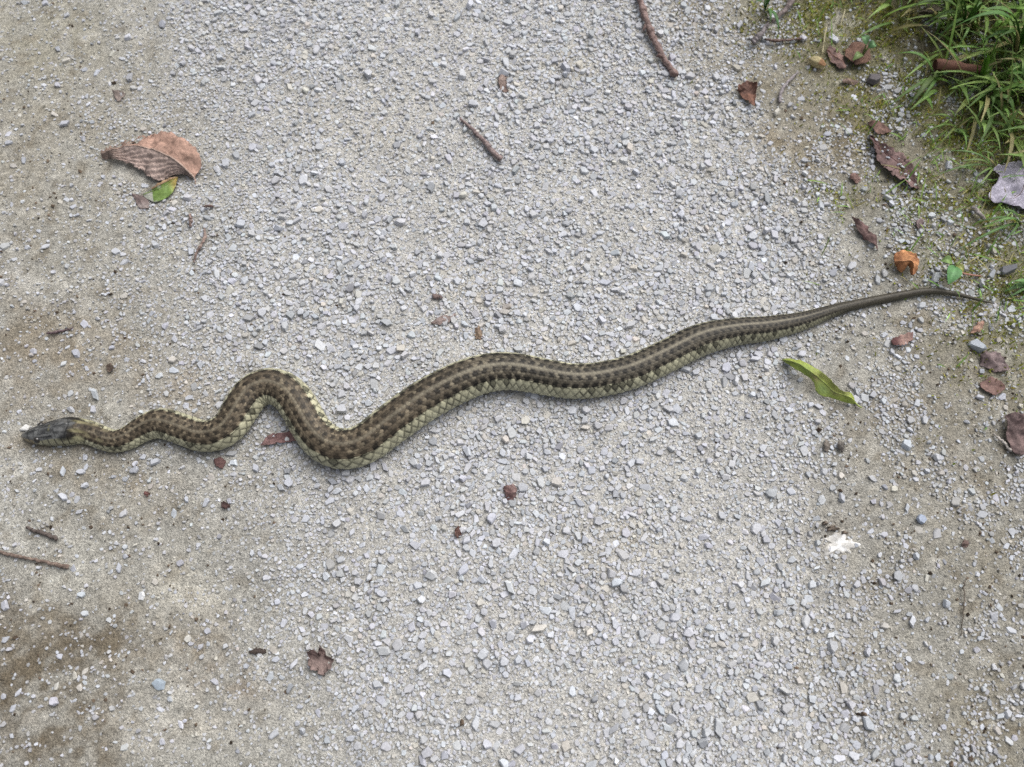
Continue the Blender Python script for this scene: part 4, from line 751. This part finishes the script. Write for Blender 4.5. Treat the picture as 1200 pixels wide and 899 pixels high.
# grass tufts one can tell apart; every blade is a part: foot (x, y), then tip (x, y, height mm), width in pixels, arch in mm
def tuft(foot, tips, label, col=(.12, .23, .045), name='grass_tuft', part='blade', group=None):
    f = at(*foot); b = np.array([f[0], f[1], hgt(f[0], f[1])]); o = empty(name, b, label, 'grass tuft', group)
    for (tx, ty, tz, wpx, arch) in tips:
        e = at(tx, ty, tz / 1000); e[2] = tz / 1000 + hgt(e[0], e[1]); s = b + np.array([rng.normal(0, .0008), rng.normal(0, .0008), 0]); m = (s + e) / 2 + [0, 0, arch / 1000]
        t = np.linspace(0, 1, 13)[:, None]; c = (1 - t) ** 2 * s + 2 * t * (1 - t) * (2 * m - (s + e) / 2) + t ** 2 * e
        T = np.gradient(c, axis=0); sd_ = np.cross(T, [0, 0, 1.0]); sd_ /= np.linalg.norm(sd_, axis=1)[:, None] + 1e-9
        wd = wpx * float(scale_at(tx, ty)) / 2 * np.minimum(1, (1.02 - t) * 2.4) * (.6 + .4 * np.minimum(1, t * 4)); up = np.array([0, 0, 1.0])
        V = np.stack([c - sd_ * wd, c - up * wd * .45, c + sd_ * wd], 1); V2 = V - up * .00012
        Vn = np.vstack([V.reshape(-1, 3), V2.reshape(-1, 3)]); idx = np.arange(39).reshape(13, 3); q = np.stack([idx[:-1, :-1], idx[:-1, 1:], idx[1:, 1:], idx[1:, :-1]], -1).reshape(-1, 4)
        sides = [[idx[k, 0], idx[k + 1, 0], idx[k + 1, 0] + 39, idx[k, 0] + 39] for k in range(12)] + [[idx[k, 2] + 39, idx[k + 1, 2] + 39, idx[k + 1, 2], idx[k, 2]] for k in range(12)]
        obj(part, Vn, np.vstack([q, q[:, ::-1] + 39, np.array(sides)]), M_grass, np.array(col) * rng.uniform(.75, 1.3) * (1 + rng.normal(0, .05, 3)), True, parent=o)
    return o
tuft((897, 12), [(893, -14, 14, 3.5, 5), (899, -8, 20, 3, 4), (913, 38, 3, 4, 6), (903, 26, 6, 3.5, 5), (884, 2, 8, 2.6, 4), (907, -4, 10, 2.2, 4)], 'small grass tuft beside the grey wood strip', (.10, .21, .06))
tuft((1096, 92), [(1062, 129, 6, 6, 10), (1052, 62, 10, 4, 9), (1040, 125, 3, 4, 8), (1079, 118, 8, 4, 6), (1103, 84, 12, 5, 3), (1110, 70, 16, 3, 6)], 'sprawling grass tuft in front of the rolled brown leaf', (.13, .22, .06))
tuft((1150, 118), [(1188, 140, 6, 7, 12), (1130, 108, 8, 5, 8), (1160, 132, 6, 4, 10), (1172, 112, 14, 4, 10), (1141, 145, 4, 3, 8)], 'grass tuft with one broad bent blade, below the rolled brown leaf', (.12, .22, .06))
tuft((1146, 96), [(1158, 62, 30, 7, 6), (1172, 30, 44, 7, 8), (1150, 40, 40, 4, 6), (1184, 20, 50, 5, 10), (1140, 70, 24, 3, 5), (1165, 92, 18, 4, 8)], 'bright upright grass tuft at the end of the rolled brown leaf', (.17, .30, .05))
tuft((1128, 36), [(1060, 12, 26, 6, 16), (1075, 34, 16, 4, 16), (1095, 48, 10, 4, 14), (1110, -6, 40, 6, 10), (1145, 8, 44, 6, 12), (1088, -4, 34, 5, 14), (1120, 60, 8, 3, 10)], 'arching grass tuft above the rolled brown leaf', (.11, .21, .05))
tuft((1190, 60), [(1150, 12, 50, 8, 14), (1120, 30, 34, 6, 20), (1205, -10, 60, 7, 10), (1168, 44, 36, 5, 12), (1225, 20, 50, 6, 10), (1140, 56, 22, 4, 16), (1196, 92, 16, 5, 12)], 'tall dark grass tuft at the corner of the turf', (.09, .19, .045))
tuft((1196, 262), [(1150, 266, 8, 3, 8), (1116, 297, 3, 3, 9), (1165, 246, 10, 3, 7), (1140, 262, 6, 2.5, 8), (1210, 290, 8, 4, 6), (1175, 285, 6, 3, 6)], 'low grass tuft reaching toward the orange curled leaf', (.13, .24, .07))
tuft((1206, 335), [(1176, 342, 4, 6, 4), (1186, 330, 8, 5, 4), (1196, 352, 4, 4, 3), (1180, 350, 2, 3, 3)], 'broad-bladed grass sprig just beyond the tail tip', (.14, .27, .09))
tuft((1166, 196), [(1120, 190, 8, 2.4, 7), (1090, 208, 3, 2.4, 8), (1135, 214, 5, 2.4, 6), (1150, 176, 12, 2.6, 6), (1108, 176, 9, 2.2, 7), (1185, 180, 10, 2.6, 6), (1140, 226, 3, 2.2, 6)], 'wispy grass tuft beside the pale lavender leaf', (.16, .25, .08))
tuft((1120, 150), [(1086, 136, 9, 2.6, 7), (1098, 172, 4, 2.6, 6), (1132, 180, 4, 2.4, 6), (1110, 128, 12, 2.6, 5), (1144, 140, 10, 2.6, 6), (1076, 158, 4, 2.2, 7)], 'thin-bladed grass tuft growing on moss above the long maroon leaf', (.16, .26, .06))

def seedling(foot, leaves, label, col, stemcol, extra=None):
    f = at(*foot); b = np.array([f[0], f[1], hgt(f[0], f[1])]); o = empty('seedling', b, label, 'seedling')
    for (tx, ty, tz, wpx, cc) in leaves:
        e = at(tx, ty, tz / 1000); e[2] = tz / 1000 + b[2]; s = b + np.array([0, 0, tz / 1000 * .9]); s = s * .8 + e * .2; n, m = 14, 7
        t = np.linspace(0, 1, n)[:, None]; v = np.linspace(-1, 1, m)[None]; c = s + (e - s) * t + np.array([0, 0, .0018]) * np.sin(math.pi * t)
        dd = e - s; sd_ = np.cross(dd, [0, 0, 1.0]); sd_ /= np.linalg.norm(sd_); wd = wpx * float(scale_at(tx, ty)) / 2 * np.sin(math.pi * np.clip(t, .02, .985) ** .8) ** .8
        V = c[:, None] + sd_ * (wd * v)[..., None] + np.array([0, 0, 1.0]) * (np.abs(v) * wd * .35)[..., None]; V2 = V - np.array([0, 0, .00018])
        idx = np.arange(n * m).reshape(n, m); q = np.stack([idx[:-1, :-1], idx[:-1, 1:], idx[1:, 1:], idx[1:, :-1]], -1).reshape(-1, 4)
        C = np.array(cc) * (1 + .25 * np.exp(-(v / .15) ** 2))[..., None] * np.ones((n, m, 3))
        obj('leaf', np.vstack([V.reshape(-1, 3), V2.reshape(-1, 3)]), np.vstack([q, q[:, ::-1] + n * m]), M_green, np.vstack([C.reshape(-1, 3)] * 2), True, parent=o)
        st = spline(np.vstack([b, (b + s) / 2 + [0, 0, .001], s]), 7); tube('stem', st, np.linspace(.0006, .0004, 7), M_green, stemcol, parent=o, ns=6)
    if extra:
        P = at([a for a, _, _ in extra], [q for _, q, _ in extra], np.array([c for _, _, c in extra]) / 1000); P[:, 2] += b[2]
        tube('runner', spline(P, 12), np.linspace(.0007, .0005, 12), M_green, (.34, .17, .12), parent=o, ns=6)
    return o
seedling((1113, 314), [(1112, 332, 9, 17, (.10, .25, .085)), (1125, 309, 8, 13, (.24, .30, .10)), (1103, 305, 7, 11, (.17, .27, .08)), (1130, 318, 5, 8, (.28, .30, .09))], 'green weed seedling with a red runner beside the tail of the snake', None, (.18, .22, .08), [(1118, 317, 4), (1135, 321, 3), (1150, 323, 1)])
seedling((1009, 68), [(1010, 42, 12, 10, (.10, .20, .08)), (1027, 52, 10, 10, (.10, .21, .085)), (1000, 70, 6, 9, (.15, .22, .07)), (1016, 58, 8, 6, (.16, .25, .05))], 'two-leaved green seedling in front of the rust-brown leaf', None, (.16, .21, .07))
seedling((1190, 96), [(1182, 84, 14, 16, (.13, .27, .06)), (1200, 82, 16, 16, (.12, .25, .06)), (1189, 106, 10, 14, (.14, .28, .07)), (1207, 100, 12, 14, (.11, .24, .06))], 'round-leaved green weed in the grass right of the rolled leaf', None, (.14, .21, .06))
seedling((1100, 92), [(1094, 90, 6, 8, (.19, .27, .08)), (1107, 87, 7, 9, (.14, .26, .09))], 'tiny pale seedling touching the rolled brown leaf', None, (.15, .22, .07))

q = rng.uniform(.12, .9, 16); cx = 1022 + 56 * q + rng.normal(0, 4, 16); cy = 162 + 52 * q + rng.normal(0, 4, 16); P = at(cx, cy, .002)
heap('stone_chips', P[:, 0], P[:, 1], rng.uniform(.0005, .0011, 16), PROTO, stone_cols(16, .1) * 1.1, np.full(16, .1), .3, M_stone, zoff=.0022, kind='stuff', label='pale stone chips lying on the long maroon leaf')
